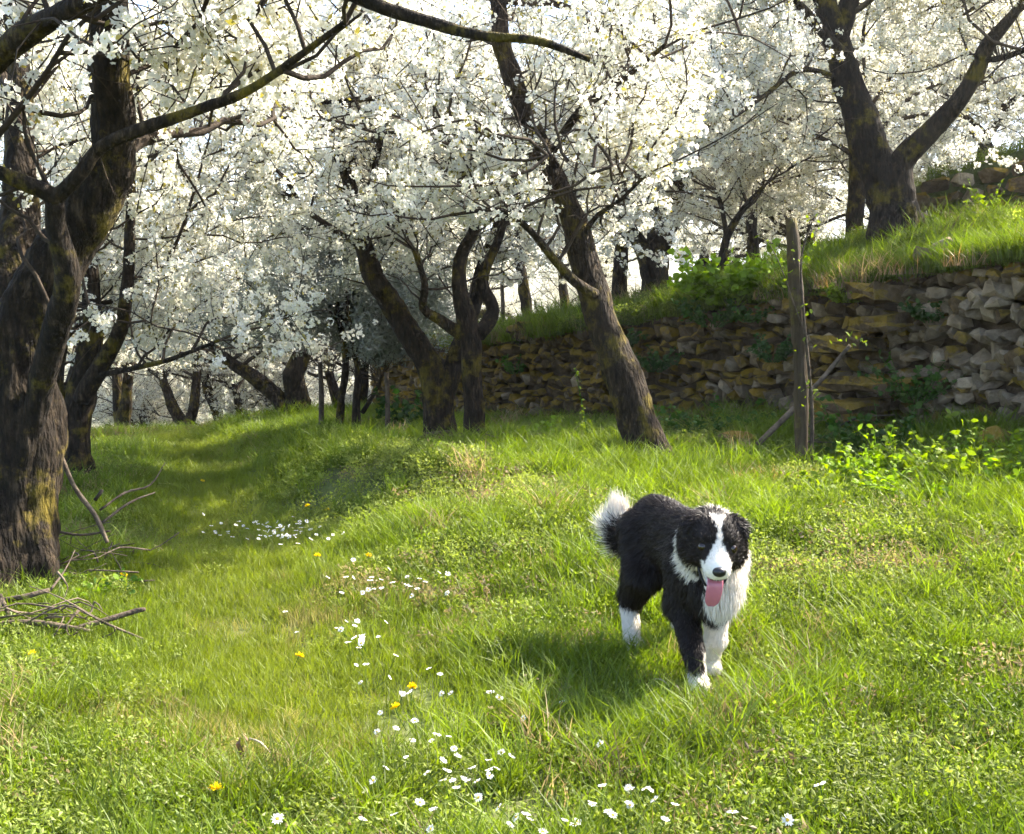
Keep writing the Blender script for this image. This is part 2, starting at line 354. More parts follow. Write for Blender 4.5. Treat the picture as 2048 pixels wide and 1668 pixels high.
def veg_points(N, x, y, zf, r, farscale=True):
    """returns scatter arrays of grass/herb on candidate points"""
    z = zf(x, y); d = np.hypot(x, y)
    t1 = n2(x, y, .9, 21) + .6 * n2(x, y, 2.7, 22); t2 = n2(x, y, 1.6, 23) + .5 * n2(x, y, 4.1, 24); t3 = n2(x, y, 1.3, 25) + .5 * n2(x, y, 5, 26)
    herb = (t1 + r.normal(0, .45, N)) > .22
    tall = (~herb) & ((t2 + r.normal(0, .35, N)) > .28)
    pick = np.where(herb, 5 + r.integers(0, 3, N), np.where(tall, 3 + r.integers(0, 2, N), r.integers(0, 3, N)))
    g1 = np.array((.078, .124, .014)); g2 = np.array((.165, .225, .022)); g3 = np.array((.240, .282, .055)); dry = np.array((.27, .205, .10))
    m = np.clip(.5 + .45 * t2 + r.normal(0, .22, N), 0, 1)[:, None]
    tint = g1 * (1 - m) + g2 * m
    hm = np.clip(.5 + .4 * t1 + r.normal(0, .25, N), 0, 1)[:, None]; tint = np.where(herb[:, None], tint * (1 - hm) * 1.0 + hm * g3, tint)
    isdry = (t3 + r.normal(0, .5, N)) > 1.0
    tint = np.where(isdry[:, None], dry * r.uniform(.6, 1.2, (N, 1)), tint) * r.uniform(.6, 1.3, (N, 1))
    scl = r.uniform(.75, 1.3, N) * np.where(tall, 1.0, 1.0) * np.clip(.75 + d / 14, .9, 1.9)
    if zf is gz:
        path = np.zeros(N)
        for (ax, ay, bx, by) in PATH:
            t = np.clip(((x - ax) * (bx - ax) + (y - ay) * (by - ay)) / ((bx - ax) ** 2 + (by - ay) ** 2), 0, 1); path = np.maximum(path, np.exp(-((x - ax - t * (bx - ax)) ** 2 + (y - ay - t * (by - ay)) ** 2) / .30))
        scl = scl * (1 - .34 * path); pick = np.where((path > .45) & (pick >= 3) & (r.uniform(size=N) < .75), r.integers(0, 3, N), pick)
        tint = tint * (1 - .55 * path[:, None]) + .55 * path[:, None] * np.array((.20, .225, .028)) * r.uniform(.8, 1.2, (N, 1))
        for fx, fy in ((.53, 3.42), (.62, 3.55), (.42, 3.88)): scl = scl * (1 - .62 * np.exp(-((x - fx) ** 2 + (y - fy) ** 2) / .02))
    rot = np.stack([r.normal(0, .12, N), r.normal(0, .12, N), r.uniform(0, 6.283, N)], 1)
    return np.stack([x, y, z - .004], 1), rot, scl, tint, pick
def meadow_candidates(r):
    out = []
    edges = np.concatenate([np.arange(1.3, 8, .5), np.arange(8, 30.1, 1.5)])
    for a, b in zip(edges[:-1], edges[1:]):
        d = (a + b) / 2; hw = d * .5 + 1.1; rho = min(620, 620 * (3.2 / d) ** 1.22)
        n = int(rho * (b - a) * 2 * hw); out.append(np.stack([r.uniform(-hw, hw, n), r.uniform(a, b, n)], 1))
    return np.concatenate(out)
r1 = np.random.default_rng(5)
c = meadow_candidates(r1); c = c[c[:, 0] < xw(c[:, 1]) - .05]
# bare patches: trodden earth specks and the mound edge beside the path
bare = np.zeros(len(c))
for (px, py, d, rad) in [(880, 1430, 3.2, .27), (910, 1510, 2.95, .16), (1000, 1640, 2.55, .18), (850, 1345, 3.5, .17), (1560, 965, 6.7, .35), (660, 1015, 7.1, .25), (720, 1040, 6.8, .2), (1860, 1130, 4.6, .12), (1250, 1010, 6.6, .2)]:
    q = P(px, py, d); bare = np.maximum(bare, np.exp(-((c[:, 0] - q[0]) ** 2 + (c[:, 1] - q[1]) ** 2) / rad ** 2))
c = c[r1.uniform(size=len(c)) > bare * 1.02]
a_ = veg_points(len(c), c[:, 0], c[:, 1], gz, r1)
scatter_obj('meadow_grass', scatter_mesh('meadow_grass', a_[0], a_[1], a_[2], a_[3], GR + HB, r1, (len(GR + HB) - 1) - a_[4]), GR + HB)
tag(bpy.data.objects['meadow_grass'], 'bright green and yellowish spring grass and small herbs covering the meadow', 'grass')
nT = 16000; yy = r1.uniform(6, 26, nT) ; yy = np.where(r1.uniform(size=nT) < .55, r1.uniform(6.5, 13, nT), yy); xx = xw(yy) - .06 + r1.uniform(0, 1, nT) ** 1.7 * 7
ok = np.abs(xx) < yy * .5 + 1.2; xx, yy = xx[ok], yy[ok]
a_ = veg_points(len(xx), xx, yy, tz, r1)
scatter_obj('terrace_grass', scatter_mesh('terrace_grass', a_[0], a_[1], a_[2] * r1.uniform(.7, 1.25, len(xx)), a_[3] * r1.uniform(.6, 1.1, (len(xx), 1)), GR + HB, r1, (len(GR + HB) - 1) - a_[4]), GR + HB)
tag(bpy.data.objects['terrace_grass'], 'sunlit grass on the sloping terrace above the stone wall', 'grass')
nU = 2600; ss = r1.uniform(-.2, 5, nU); ub = r1.uniform(.05, 5, nU); xx = UA[0] + ud[0] * ss + un[0] * ub; yy = UA[1] + ud[1] * ss + un[1] * ub
a_ = veg_points(nU, xx, yy, lambda x, y: tz(x, y) + np.interp(ss, [-.3, .4, 2, 5], [.1, .75, 1.1, 1.3]), r1)
scatter_obj('upper_terrace_grass', scatter_mesh('upper_terrace_grass', a_[0], a_[1], a_[2], a_[3], GR + HB, r1, (len(GR + HB) - 1) - a_[4]), GR + HB)
tag(bpy.data.objects['upper_terrace_grass'], 'grass on the highest terrace behind the upper wall', 'grass')

# ------------------------------------------------------------------ blossom clusters
def cluster(r, nfl, rad, fr, leaves):
    V = []; T = []; M = []
    for i in range(nfl):
        n = unit(r.normal(0, 1, 3) + np.array((0, 0, .15))); c = n * rad * r.uniform(.55, 1.05); n = unit(n + r.normal(0, .35, 3))
        a = unit(np.cross(n, (0.3, .8, .5))); b = np.cross(n, a); ph = r.uniform(0, 6.28); f = fr * r.uniform(.85, 1.15); cup = r.uniform(.15, .55)
        for k in range(5):
            t = ph + k * 6.283 / 5; d = a * math.cos(t) + b * math.sin(t); s = -a * math.sin(t) + b * math.cos(t); q = len(V)
            V += [c, c + d * f * .6 + s * f * .42 + n * f * cup * .5, c + d * f * 1.0 + n * f * cup, c + d * f * .6 - s * f * .42 + n * f * cup * .5]
            T += [(q, q + 1, q + 2), (q, q + 2, q + 3)]; M += [0, 0]
        q = len(V); e = f * .24
        V += [c + n * f * .3 + a * e, c + n * f * .3 - a * e * .5 + b * e, c + n * f * .3 - a * e * .5 - b * e]; T.append((q, q + 1, q + 2)); M.append(2)
    for i in range(leaves):
        n = unit(r.normal(0, 1, 3)); s = unit(np.cross(n, r.normal(0, 1, 3))); c = n * rad * .5; L = rad * r.uniform(.7, 1.1); q = len(V); W = L * .28
        V += [c, c + n * L * .5 + s * W, c + n * L, c + n * L * .5 - s * W]; T += [(q, q + 1, q + 2), (q, q + 2, q + 3)]; M += [1, 1]
    return np.array(V), np.array(T), M
BL = []
for k in range(6):
    V, T, M = cluster(r0, 9 + k % 3, .038, .0150, 1 + k % 2); BL.append(proto('blossom_cluster_source', V, T, [BLOSSOM, BUDLEAF, STAMEN], M))
def olive_leaves(r):
    V, T = [], []
    for i in range(26):
        c = r.normal(0, .05, 3); n = unit(r.normal(0, 1, 3) + np.array((0, 0, .4))); s = unit(np.cross(n, r.normal(0, 1, 3))); L = r.uniform(.04, .065); W = .0075; q = len(V)
        V += [c, c + n * L * .5 + s * W, c + n * L, c + n * L * .5 - s * W]; T += [(q, q + 1, q + 2), (q, q + 2, q + 3)]
    return np.array(V), np.array(T)
OL = [proto('olive_spray_source', *olive_leaves(r0), [OLIVE]) for _ in range(3)]

# ------------------------------------------------------------------ trees
def limb_mesh(W, sides, step, rough, seed, flare=0.):
    c = catmull(W, step); Pt = c[None, :, :3]; R = c[None, :, 3].copy()
    nzk = np.arange(R.shape[1]); wob = np.stack([vnoise(np.stack([nzk * step * 3.1, nzk * 0 + a, nzk * 0 + seed * .7], 1), 31) for a in (.3, 7.7, 13.1)], 1) * R[0][:, None] * .22
    wob[0] = 0; Pt = Pt + wob[None]
    V, Q, T = tubes(Pt, R, sides, True, rough, seed)
    return V, Q, T, Pt[0], R[0]
def make_tree(name, label, limbs, auto=5, sec=9, tert=7, crown=.68, zmin=1.5, seed=1, reach=1.7, mat=BARK, group=None, protos=BL, tintc=(1, 1, 1), spacing=.06, tlen=.55,
              sides=14, detail=.05, first=.45, cat='tree', size=1.0, clip=None, culldist=2.0, twig=1.0, upbias=.35, part='blossoms', clear=1., front=.8, frontclear=.85, bsize=1.):
    """limbs: list of [(px,py,depth,radius_px),...] or world [(x,y,z,r)] when px is None-marked; first is the trunk"""
    r = np.random.default_rng(seed); world = []
    for L in limbs:
        if len(L[0]) == 5: world.append(np.array([q[:4] for q in L]))           # already world coordinates
        else: world.append(np.array([(*P(a, b, d), rp * d / F) for a, b, d, rp in L]))
    base = world[0][0][:3].copy(); root = thing(name, label, cat, base, group)
    inv = -base; alllimbs = []
    for i, W in enumerate(world):
        V, Q, T, c, R = limb_mesh(W, sides if i == 0 else max(8, sides - 3), detail, .22 if i == 0 else .16, seed * 10 + i)
        if i == 0:                                                             # root flare below the first metre
            h = np.clip((V[:, 2] - base[2]) / .45, 0, 1); k = 1 + .30 * (1 - h) ** 2 * (1 + .5 * np.sin(np.arctan2(V[:, 1] - base[1], V[:, 0] - base[0]) * 5 + seed))
            low = V[:, 2] < base[2] + .45; cx = np.interp(V[:, 2], [base[2], base[2] + .45], [c[0, 0], c[min(len(c) - 1, int(.45 / detail)), 0]]); cy = np.interp(V[:, 2], [base[2], base[2] + .45], [c[0, 1], c[min(len(c) - 1, int(.45 / detail)), 1]])
            V[low, 0] = cx[low] + (V[low, 0] - cx[low]) * k[low]; V[low, 1] = cy[low] + (V[low, 1] - cy[low]) * k[low]
            ring = np.abs(V[:, 2] - base[2]) < .12; V[ring, 2] -= .12
        obj('trunk' if i == 0 else 'limb', mesh_from('limb', V + inv, Q, T), mat, root)
        alllimbs.append((c, R))
    # invented boughs leaving the trunk and limbs
    S, D, L, R0 = [], [], [], []
    for k in range(auto):
        c, R = alllimbs[k % len(alllimbs)]; t = int(len(c) * r.uniform(.6, .98)); a = r.uniform(0, 6.283)
        if math.sin(a) < -.25 and r.uniform() < front: a = -a
        S.append(c[t]); D.append((math.cos(a), math.sin(a), r.uniform(.15, .7))); L.append(reach * r.uniform(.9, 1.5)); R0.append(min(R[t] * .6, .032))
    twV, twQ = [], []; off = 0
    def add(Pt, R, sides):
        nonlocal off
        V, Q, _ = tubes(Pt, R, sides, False); twV.append(V); twQ.append(Q + off); off += len(V)
    srcs = []
    if auto:
        A = grow(np.array(S), np.array(D), np.array(L) * size, 9, .24, .05, r); rr = np.array(R0)[:, None] * np.linspace(1, .3, 9)[None]
        add(A, rr, 7); srcs.append((A, .2))
    for c, R in alllimbs:
        idx = np.linspace(int(len(c) * (first if c is alllimbs[0][0] else .25)), len(c) - 1, 9).astype(int); srcs.append((c[idx][None], 0.))
    def keepf(pp, soft):
        zl = zmin + .25 * n2(pp[:, 0], pp[:, 1], 1.3, seed) + soft
        k = (pp[:, 2] > zl) & (np.linalg.norm(pp - np.array((0, 0, EYE)), axis=1) > culldist) & (pp[:, 1] > -3)
        if clip is not None: k &= clip(pp)
        return k
    SP, TP = [], []
    for A, t0 in srcs:                                                          # secondaries
        n = len(A); m = sec; t = t0 + (1 - t0) * (np.arange(m)[None] + r.uniform(0, 1, (n, m))) / m
        p, d = along(A, np.clip(t, 0, .999)); p = p.reshape(-1, 3); d = d.reshape(-1, 3)
        side = unit(np.cross(d, r.normal(0, 1, d.shape))); dd = d * .45 + side + np.array((0, 0, upbias * .5))
        flip = (dd[:, 1] < -.3) & (r.uniform(size=len(dd)) < front); dd[flip, 1] *= -1
        Ls = reach * .75 * r.uniform(.55, 1.25, len(p)) * size
        B = grow(p, dd, Ls, 9, .27, .03, r, .05); SP.append(B)
        tip = A[:, -1]; td = unit(A[:, -1] - A[:, -2]); k = 3
        B = grow(np.repeat(tip, k, 0), np.repeat(td, k, 0) + r.normal(0, .4, (n * k, 3)), np.full(n * k, reach * .8 * size), 9, .25, .03, r, .05); SP.append(B)
    B = np.concatenate(SP); B = B[keepf(B[:, -1], -.15) & keepf(B[:, 4], -.25)]
    add(B, (.0065 + .004 * r.uniform(size=len(B)))[:, None] * np.linspace(1.15, .35, 9)[None] * twig, 5)
    t = .12 + .88 * (np.arange(tert)[None] + r.uniform(0, 1, (len(B), tert))) / tert
    p, d = along(B, np.clip(t, 0, .999)); p = p.reshape(-1, 3); d = d.reshape(-1, 3); side = unit(np.cross(d, r.normal(0, 1, d.shape)))
    C = grow(p, d * .5 + side + np.array((0, 0, .12)), tlen * r.uniform(.4, 1.3, len(p)) * size, 5, .2, .02, r, .12)
    pts = []
    m = max(2, int(tlen / spacing)); q, _ = along(C, np.clip(r.uniform(.05, 1, (len(C), m)), 0, .999)); pts.append(q.reshape(-1, 3))
    m = max(3, int(reach * .75 / spacing * .8)); q, _ = along(B, np.clip(r.uniform(.3, 1, (len(B), m)), 0, .999)); pts.append(q.reshape(-1, 3))
    pts = np.concatenate(pts); pts = pts + r.normal(0, .022, pts.shape)
    near = np.concatenate([c[::4] for c, R in alllimbs]); nr = np.concatenate([R[::4] for c, R in alllimbs])
    dist = np.concatenate([(np.linalg.norm(a[:, None] - near[None], axis=2) - nr[None] * 1.5).min(1) for a in np.array_split(pts, max(1, len(pts) // 1500))])
    pts = pts[dist > .13 * r.uniform(0, 1.6, len(pts)) * clear]
    if frontclear:
        side = np.concatenate([((np.linalg.norm((a[:, None] - near[None])[..., [0, 2]], axis=2) < nr[None] * 1.5 + .03) & (a[:, None, 1] < near[None][..., 1])).any(1) for a in np.array_split(pts, max(1, len(pts) // 1500))])
        pts = pts[~(side & (r.uniform(size=len(pts)) < frontclear))]
    pts = pts[keepf(pts, 0)]; pts = pts[r.uniform(size=len(pts)) < crown]
    kc = keepf(C[:, -1], -.1) & keepf(C[:, 2], -.1); C = C[kc]; add(C, np.full((len(C), 1), .0032 * twig) * np.linspace(1.2, .5, 5)[None], 3)
    obj('branches', mesh_from('branches', np.concatenate(twV) + inv, np.concatenate(twQ)), TWIG, root)
    n = len(pts); tint = np.ones((n, 3)) * np.array(tintc) * r.uniform(.82, 1.0, (n, 1)) * (1 - np.array((0, .02, .17)) * r.uniform(.2, 1, (n, 1)))
    me = scatter_mesh('blossoms', pts + inv, r.uniform(0, 6.283, (n, 3)), r.uniform(.7, 1.25, n) * bsize, tint, protos, r)
    scatter_obj(part, me, protos, root)
    return root
def copy_tree(o, loc, rotz, scale, label, group=None):
    c = o.copy(); COL.objects.link(c); c.location = loc; c.rotation_euler = (0, 0, rotz); c.scale = (scale,) * 3; c['label'] = label
    if group: c['group'] = group
    for ch in list(o.children):
        k = ch.copy(); COL.objects.link(k); k.parent = c
    return c
def inframe(pts):
    """photo pixel of world points"""
    v = pts - np.array((0, 0, EYE)); zf = v[:, 1] * math.cos(TH) - v[:, 2] * math.sin(TH); zu = v[:, 1] * math.sin(TH) + v[:, 2] * math.cos(TH)
    return 1024 + F * v[:, 0] / zf, 834 - F * zu / zf, zf
G1 = 'cherry trees beside the grass path'
make_tree('cherry_tree', 'massive mossy old cherry trunk at the left edge, nearest to the viewer',
  [[(20, 1180, 4.9, 92), (28, 1050, 4.9, 78), (38, 880, 4.9, 74), (48, 730, 4.9, 72), (75, 610, 4.9, 64), (130, 505, 4.9, 56), (195, 390, 4.85, 47), (222, 280, 4.8, 41), (218, 120, 4.75, 37), (222, -60, 4.7, 32), (250, -260, 4.6, 24)],
   [(20, 720, 5.0, 60), (30, 560, 5.1, 48), (38, 420, 5.2, 36), (40, 250, 5.3, 26), (35, 100, 5.4, 22), (10, -80, 5.5, 18)],
   [(52, 1000, 4.86, 8), (62, 900, 4.83, 18), (80, 780, 4.78, 26), (110, 660, 4.68, 27), (132, 560, 4.58, 25), (112, 455, 4.5, 20), (105, 395, 4.45, 17), (45, 365, 4.4, 15), (-60, 320, 4.35, 13), (-200, 250, 4.3, 10)],
   [(107, 400, 4.45, 14), (165, 345, 4.4, 14), (200, 300, 4.4, 12), (280, 262, 4.35, 13), (390, 222, 4.3, 11), (490, 182, 4.2, 9), (600, 110, 4.1, 7), (690, 45, 4.0, 6)],
   [(-150, 260, 4.3, 30), (-40, 150, 4.2, 27), (50, 75, 4.1, 25), (150, 15, 4.0, 20), (260, -50, 3.9, 16)],
   [(225, -120, 4.7, 26), (420, -160, 4.4, 22), (600, -70, 4.1, 18), (720, -2, 3.9, 14), (860, 45, 3.8, 12), (960, 70, 3.7, 10), (1075, 82, 3.65, 8), (1180, 120, 3.6, 5)]],
  auto=4, sec=9, tert=7, crown=.5, zmin=1.62, seed=3, reach=1.05, sides=40, detail=.02, tlen=.42, group=G1, culldist=2.3, spacing=.06,
  clip=lambda p: (p[:, 2] > 1.95 + .35 * np.clip(p[:, 0] + 1.3, 0, 2)) | (p[:, 0] < -1.45))
make_tree('cherry_tree', 'forked dark cherry trunk standing just behind the big left trunk',
  [[(155, 968, 8.5, 32.3), (152, 880, 8.5, 30.6), (160, 780, 8.5, 28.9), (180, 690, 8.5, 22.1), (182, 600, 8.5, 18.7), (175, 500, 8.5, 15.3), (150, 380, 8.6, 11.9)],
   [(165, 800, 8.45, 20.4), (205, 730, 8.4, 17.8), (240, 660, 8.3, 14.4), (255, 560, 8.2, 11.9), (262, 420, 8.2, 9.3), (265, 300, 8.2, 7.6)],
   [(190, 752, 8.4, 6), (260, 738, 8.2, 5.5), (330, 722, 8.0, 5), (390, 700, 7.9, 4), (440, 680, 7.8, 3)],
   [(140, 850, 8.5, 15.3), (115, 780, 8.5, 11.9), (125, 700, 8.5, 10.2), (150, 600, 8.6, 8.5)]],
  auto=6, sec=9, tert=7, zmin=.8, seed=4, reach=1.4, group=G1)
make_tree('cherry_tree', 'cherry tree forking low into a wide V, twigs piled at its foot',
  [[(881, 908, 10, 31.6), (876, 830, 10, 31.0), (872, 780, 10, 31.6), (850, 715, 10, 27.5), (800, 640, 10, 24.1), (762, 580, 9.9, 22.0), (735, 510, 9.9, 17.9), (712, 440, 9.8, 15.8), (700, 370, 9.8, 13.8), (680, 320, 9.7, 9.6), (640, 240, 9.6, 6.9)],
   [(885, 800, 10, 23.4), (905, 735, 10, 19.3), (928, 670, 10.05, 17.2), (950, 600, 10.1, 14.4), (962, 540, 10.2, 12.4), (990, 470, 10.3, 11.7), (1015, 400, 10.3, 10.3), (1020, 330, 10.3, 8.9), (1010, 240, 10.3, 6.9)],
   [(712, 440, 9.8, 6.9), (735, 400, 9.8, 6.9), (770, 230, 9.7, 6.9), (770, 190, 9.7, 5.5), (830, 200, 9.6, 4.1)],
   [(770, 195, 9.7, 5.5), (690, 200, 9.6, 5.5), (600, 205, 9.5, 4.8), (500, 190, 9.4, 3.4)]],
  auto=7, sec=10, tert=8, zmin=1.55, seed=5, crown=.5, reach=1.5, group=G1, sides=16)
make_tree('cherry_tree', 'upright brown cherry stem close beside the V-shaped cherry',
  [[(953, 910, 9.6, 20.6), (948, 800, 9.6, 20.6), (945, 700, 9.6, 21.5), (935, 640, 9.6, 20.6), (918, 580, 9.6, 15.5), (925, 510, 9.6, 12.9), (950, 450, 9.5, 10.3), (940, 380, 9.5, 8.6), (900, 290, 9.4, 6.9)],
   [(925, 670, 9.6, 14.6), (880, 640, 9.55, 12.0), (845, 615, 9.5, 9.5), (850, 570, 9.4, 6.9), (830, 500, 9.3, 6.0)],
   [(955, 670, 9.6, 15.5), (985, 620, 9.7, 12.9), (965, 560, 9.7, 11.2), (1000, 470, 9.8, 8.6), (1030, 330, 9.9, 7.7)]],
  auto=4, sec=8, tert=7, zmin=1.55, seed=6, crown=.45, reach=1.2, group=G1)
make_tree('cherry_tree', 'tall cherry with one long trunk leaning left in front of the wall',
  [[(1306, 950, 7.7, 43.0), (1282, 850, 7.7, 39.6), (1250, 760, 7.7, 36.1), (1215, 680, 7.7, 34.4), (1188, 600, 7.7, 31.8), (1165, 530, 7.7, 29.2), (1140, 430, 7.7, 24.9), (1105, 350, 7.7, 23.2), (1062, 250, 7.7, 22.4), (1030, 170, 7.7, 20.6), (1005, 90, 7.7, 18.1), (990, -40, 7.7, 14.6), (960, -200, 7.7, 11.2)],
   [(1105, 300, 7.65, 9.5), (1160, 222, 7.5, 7.7), (1245, 160, 7.3, 6.0), (1330, 90, 7.1, 4.3)],
   [(1190, 590, 7.6, 12), (1140, 555, 7.5, 10), (1100, 510, 7.4, 8.5), (1060, 460, 7.3, 7), (1000, 420, 7.2, 5), (900, 430, 7.1, 3)],
   [(1085, 320, 7.6, 10.3), (1020, 285, 7.5, 8.6), (940, 268, 7.4, 6.9), (860, 265, 7.3, 5.2)],
   [(1160, 480, 7.65, 6), (1195, 430, 7.6, 5), (1240, 400, 7.5, 4), (1300, 340, 7.4, 3)]],
  auto=8, sec=10, tert=8, zmin=1.85, seed=7, crown=.5, reach=1.35, clip=lambda p: p[:, 0] < 1.35 - .5 * np.clip(2.6 - p[:, 2], 0, 1), group=G1, sides=18)
G2 = 'cherry trees on the terrace'
make_tree('cherry_tree', 'stout cherry on the upper bank splitting into two thick limbs, right',
  [[(1792, 482, 11, 52.8), (1788, 430, 11, 47.5), (1772, 380, 11, 42.2), (1748, 320, 11, 37.0), (1725, 240, 11, 32.6), (1700, 160, 11, 29.9), (1680, 90, 11, 28.2), (1668, 50, 11, 25.5), (1640, -20, 11, 17.6), (1600, -120, 11, 12.3)],
   [(1795, 430, 10.95, 35.2), (1798, 360, 10.9, 29.9), (1808, 315, 10.9, 24.6), (1855, 268, 10.8, 21.1), (1905, 218, 10.7, 18.5), (1950, 155, 10.6, 16.7), (1975, 95, 10.5, 15.0), (2020, 40, 10.4, 10.6), (2080, -40, 10.3, 7.0)],
   [(1675, 80, 11, 19.4), (1695, 20, 11, 18.5), (1715, -60, 11, 15.0), (1740, -180, 11, 10.6)],
   [(1690, 110, 10.9, 10.6), (1640, 60, 10.8, 10.6), (1600, 10, 10.7, 8.8), (1540, -60, 10.6, 6.2)],
   [(1975, 120, 10.55, 6.2), (2020, 110, 10.4, 6.2), (2090, 80, 10.3, 5.3)],
   [(1665, 150, 10.9, 5.3), (1600, 140, 10.6, 5.3), (1530, 190, 10.3, 4.4), (1460, 240, 10.0, 3.5)]],
  auto=6, sec=9, tert=8, zmin=2.5, seed=8, reach=1.6, group=G2, sides=18)
make_tree('cherry_tree', 'cherry on the terrace with a sawn-off stub, behind the leaning trunk',
  [[(1310, 620, 14.5, 27), (1312, 560, 14.5, 27), (1318, 490, 14.5, 26), (1330, 430, 14.5, 25), (1350, 380, 14.5, 22), (1375, 340, 14.5, 16), (1400, 260, 14.5, 10)],
   [(1305, 560, 14.4, 22), (1290, 510, 14.4, 18), (1262, 470, 14.4, 14), (1225, 450, 14.4, 10), (1200, 380, 14.4, 8)]],
  auto=7, sec=9, tert=8, zmin=2.1, seed=9, reach=1.7, group=G2)
make_tree('cherry_tree', 'straight slim cherry trunk left of the sawn-off terrace cherry',
  [[(1240, 625, 15.5, 15), (1241, 550, 15.5, 15), (1242, 480, 15.5, 14), (1236, 400, 15.5, 12), (1220, 300, 15.5, 9)]], auto=6, sec=9, tert=8, zmin=2.0, seed=10, reach=1.8, group=G2)
make_tree('cherry_tree', 'dark straight trunk just left of the stout bank cherry',
  [[(1708, 515, 13, 19), (1710, 450, 13, 17), (1714, 380, 13, 16), (1712, 300, 13, 13), (1690, 180, 13, 9)]], auto=7, sec=9, tert=8, zmin=2.9, seed=12, reach=1.7, group=G2)
make_tree('cherry_tree', 'thin young cherry forking into a slender Y behind the bright green shrub',
  [[(1438, 575, 13.5, 9), (1444, 520, 13.5, 9), (1455, 470, 13.5, 8), (1490, 415, 13.5, 6), (1530, 370, 13.5, 4)], [(1452, 475, 13.5, 5), (1445, 420, 13.5, 5), (1432, 380, 13.5, 4)]], auto=5, sec=7, tert=7, zmin=2.3, seed=13, reach=1.4, group=G2)
make_tree('cherry_tree', 'distant slim cherry framed between the V tree and the leaning trunk',
  [[(1056, 686, 20, 13), (1054, 630, 20, 12), (1048, 570, 20, 11), (1035, 500, 20, 9), (1040, 400, 20, 7)]], auto=8, sec=9, tert=8, zmin=2.0, seed=14, reach=1.9, group=G2)
make_tree('cherry_tree', 'dark stubby cherry trunk between the weathered post and the slender Y',
  [[(1506, 545, 17, 13), (1506, 480, 17, 12), (1504, 410, 17, 10), (1510, 330, 17, 8)]], auto=8, sec=9, tert=8, zmin=2.7, seed=15, reach=1.9, group=G2)
make_tree('cherry_tree', 'crooked cherry at the far right above the upper wall',
  [[(1972, 345, 16, 16), (1968, 300, 16, 15), (1955, 265, 16, 13), (1930, 240, 16, 11), (1900, 190, 16, 9)], [(1960, 290, 16, 10), (1990, 250, 16, 9), (2030, 200, 16, 8)]], auto=7, sec=9, tert=8, zmin=3.9, seed=16, reach=1.8, group=G2)
G3 = 'cherry trees at the end of the path'
make_tree('cherry_tree', 'thick dark cherry stump with a trunk leaning left, far down the path',
  [[(592, 842, 17, 27.2), (590, 790, 17, 25.5), (592, 740, 17, 22.1), (610, 690, 17, 15.3), (625, 620, 17, 10.2)],
   [(580, 825, 17, 18.7), (545, 785, 17, 17.0), (500, 750, 17, 15.3), (465, 730, 17, 11.9), (420, 690, 17, 8.5)]], auto=8, sec=10, tert=8, zmin=.5, seed=17, reach=1.9, group=G3)
far = make_tree('cherry_tree', 'small V-shaped cherry far away at the end of the path',
  [[(368, 882, 23, 14), (366, 850, 23, 13), (345, 815, 23, 11), (330, 770, 23, 9), (310, 700, 23, 7)], [(368, 865, 23, 12), (388, 815, 23, 11), (392, 765, 23, 9), (400, 690, 23, 7)]], auto=9, sec=10, tert=8, zmin=0.05, seed=18, bsize=.78, reach=2.1, group=G3, sides=9, detail=.1)
far2 = make_tree('cherry_tree', 'distant curved cherry standing right of the small V-shaped one',
  [[(445, 868, 24, 13), (435, 825, 24, 11), (415, 780, 24, 10), (405, 720, 24, 8)], [(470, 868, 24.1, 11), (478, 820, 24, 9), (470, 770, 24, 7)]], auto=9, sec=10, tert=8, zmin=0.05, seed=19, bsize=.78, reach=2.1, group=G3, sides=9, detail=.1)
def place(src, px, d, rz, sc, label, group=G3, zf=gz, dz=0):
    x = (px - 1024) / F * d; return copy_tree(src, (x, d, float(zf(np.array([x]), np.array([d]))[0]) - .05 + dz), rz, sc, label, group)
place(far, 243, 21, 2.2, 1.05, 'distant cherry trunk just right of the dark forked trunk on the left')
place(far2, 308, 26, 1.0, .95, 'faint distant cherry between the two leftmost far trunks')
place(far, 100, 14, 4.0, 1.1, 'white flowering cherry crown half hidden behind the left trunks')
place(far2, 560, 27, 2.5, 1.15, 'flowering cherry in the far distance behind the leaning stump')
place(far, 700, 24, .6, 1.15, 'flowering cherry behind the grey olive tree')
place(far2, -250, 17, 5.0, 1.1, 'flowering cherry outside the left edge whose crown reaches in')
place(far, 420, 36, 1.7, 1.3, 'cherry crown lower down the slope beyond the end of the path')
place(far2, 250, 34, .4, 1.3, 'leftmost cherry crown down the slope beyond the path')
place(far, 620, 42, 3.3, 1.4, 'cherry crown farthest down the slope behind the leaning stump')
place(far2, 120, 40, 3.9, 1.4, 'farthest cherry crown low behind the left trunks')
for px, d_, rz, lab in [(180, 30, 1.1, 'low white cherry crown beyond the path, far left'), (340, 29, 2.3, 'low white cherry crown straight down the path'), (500, 31, 4.1, 'low white cherry crown left of the leaning stump'), (640, 32, 5.5, 'low white cherry crown right behind the leaning stump'), (270, 38, .2, 'distant low cherry crown behind the far trunks')]:
    place(far if px % 40 else far2, px, d_, rz, 1.05, lab)
for px, d_, rz, sc_, lab in [(985, 31, 1.4, .62, 'small low cherry on the terrace just right of the V-shaped cherry'), (1085, 34, 3.0, .62, 'small low cherry on the far terrace right of the slim one'), (1140, 29, 4.6, .58, 'small low cherry on the far terrace against the leaning trunk'), (1030, 40, .5, .7, 'faintest small cherry far back on the terrace'), (1260, 33, 2.2, .62, 'small low cherry far back right of the leaning trunk'), (1400, 30, 5.1, .62, 'small low cherry far back behind the bright green shrub')]:
    place(far if px % 2 else far2, px, d_, rz, sc_, lab, G2, tz)
place(far, 840, 25, 5.2, 1.1, 'flowering cherry on the terrace seen through the V tree', G2, tz)
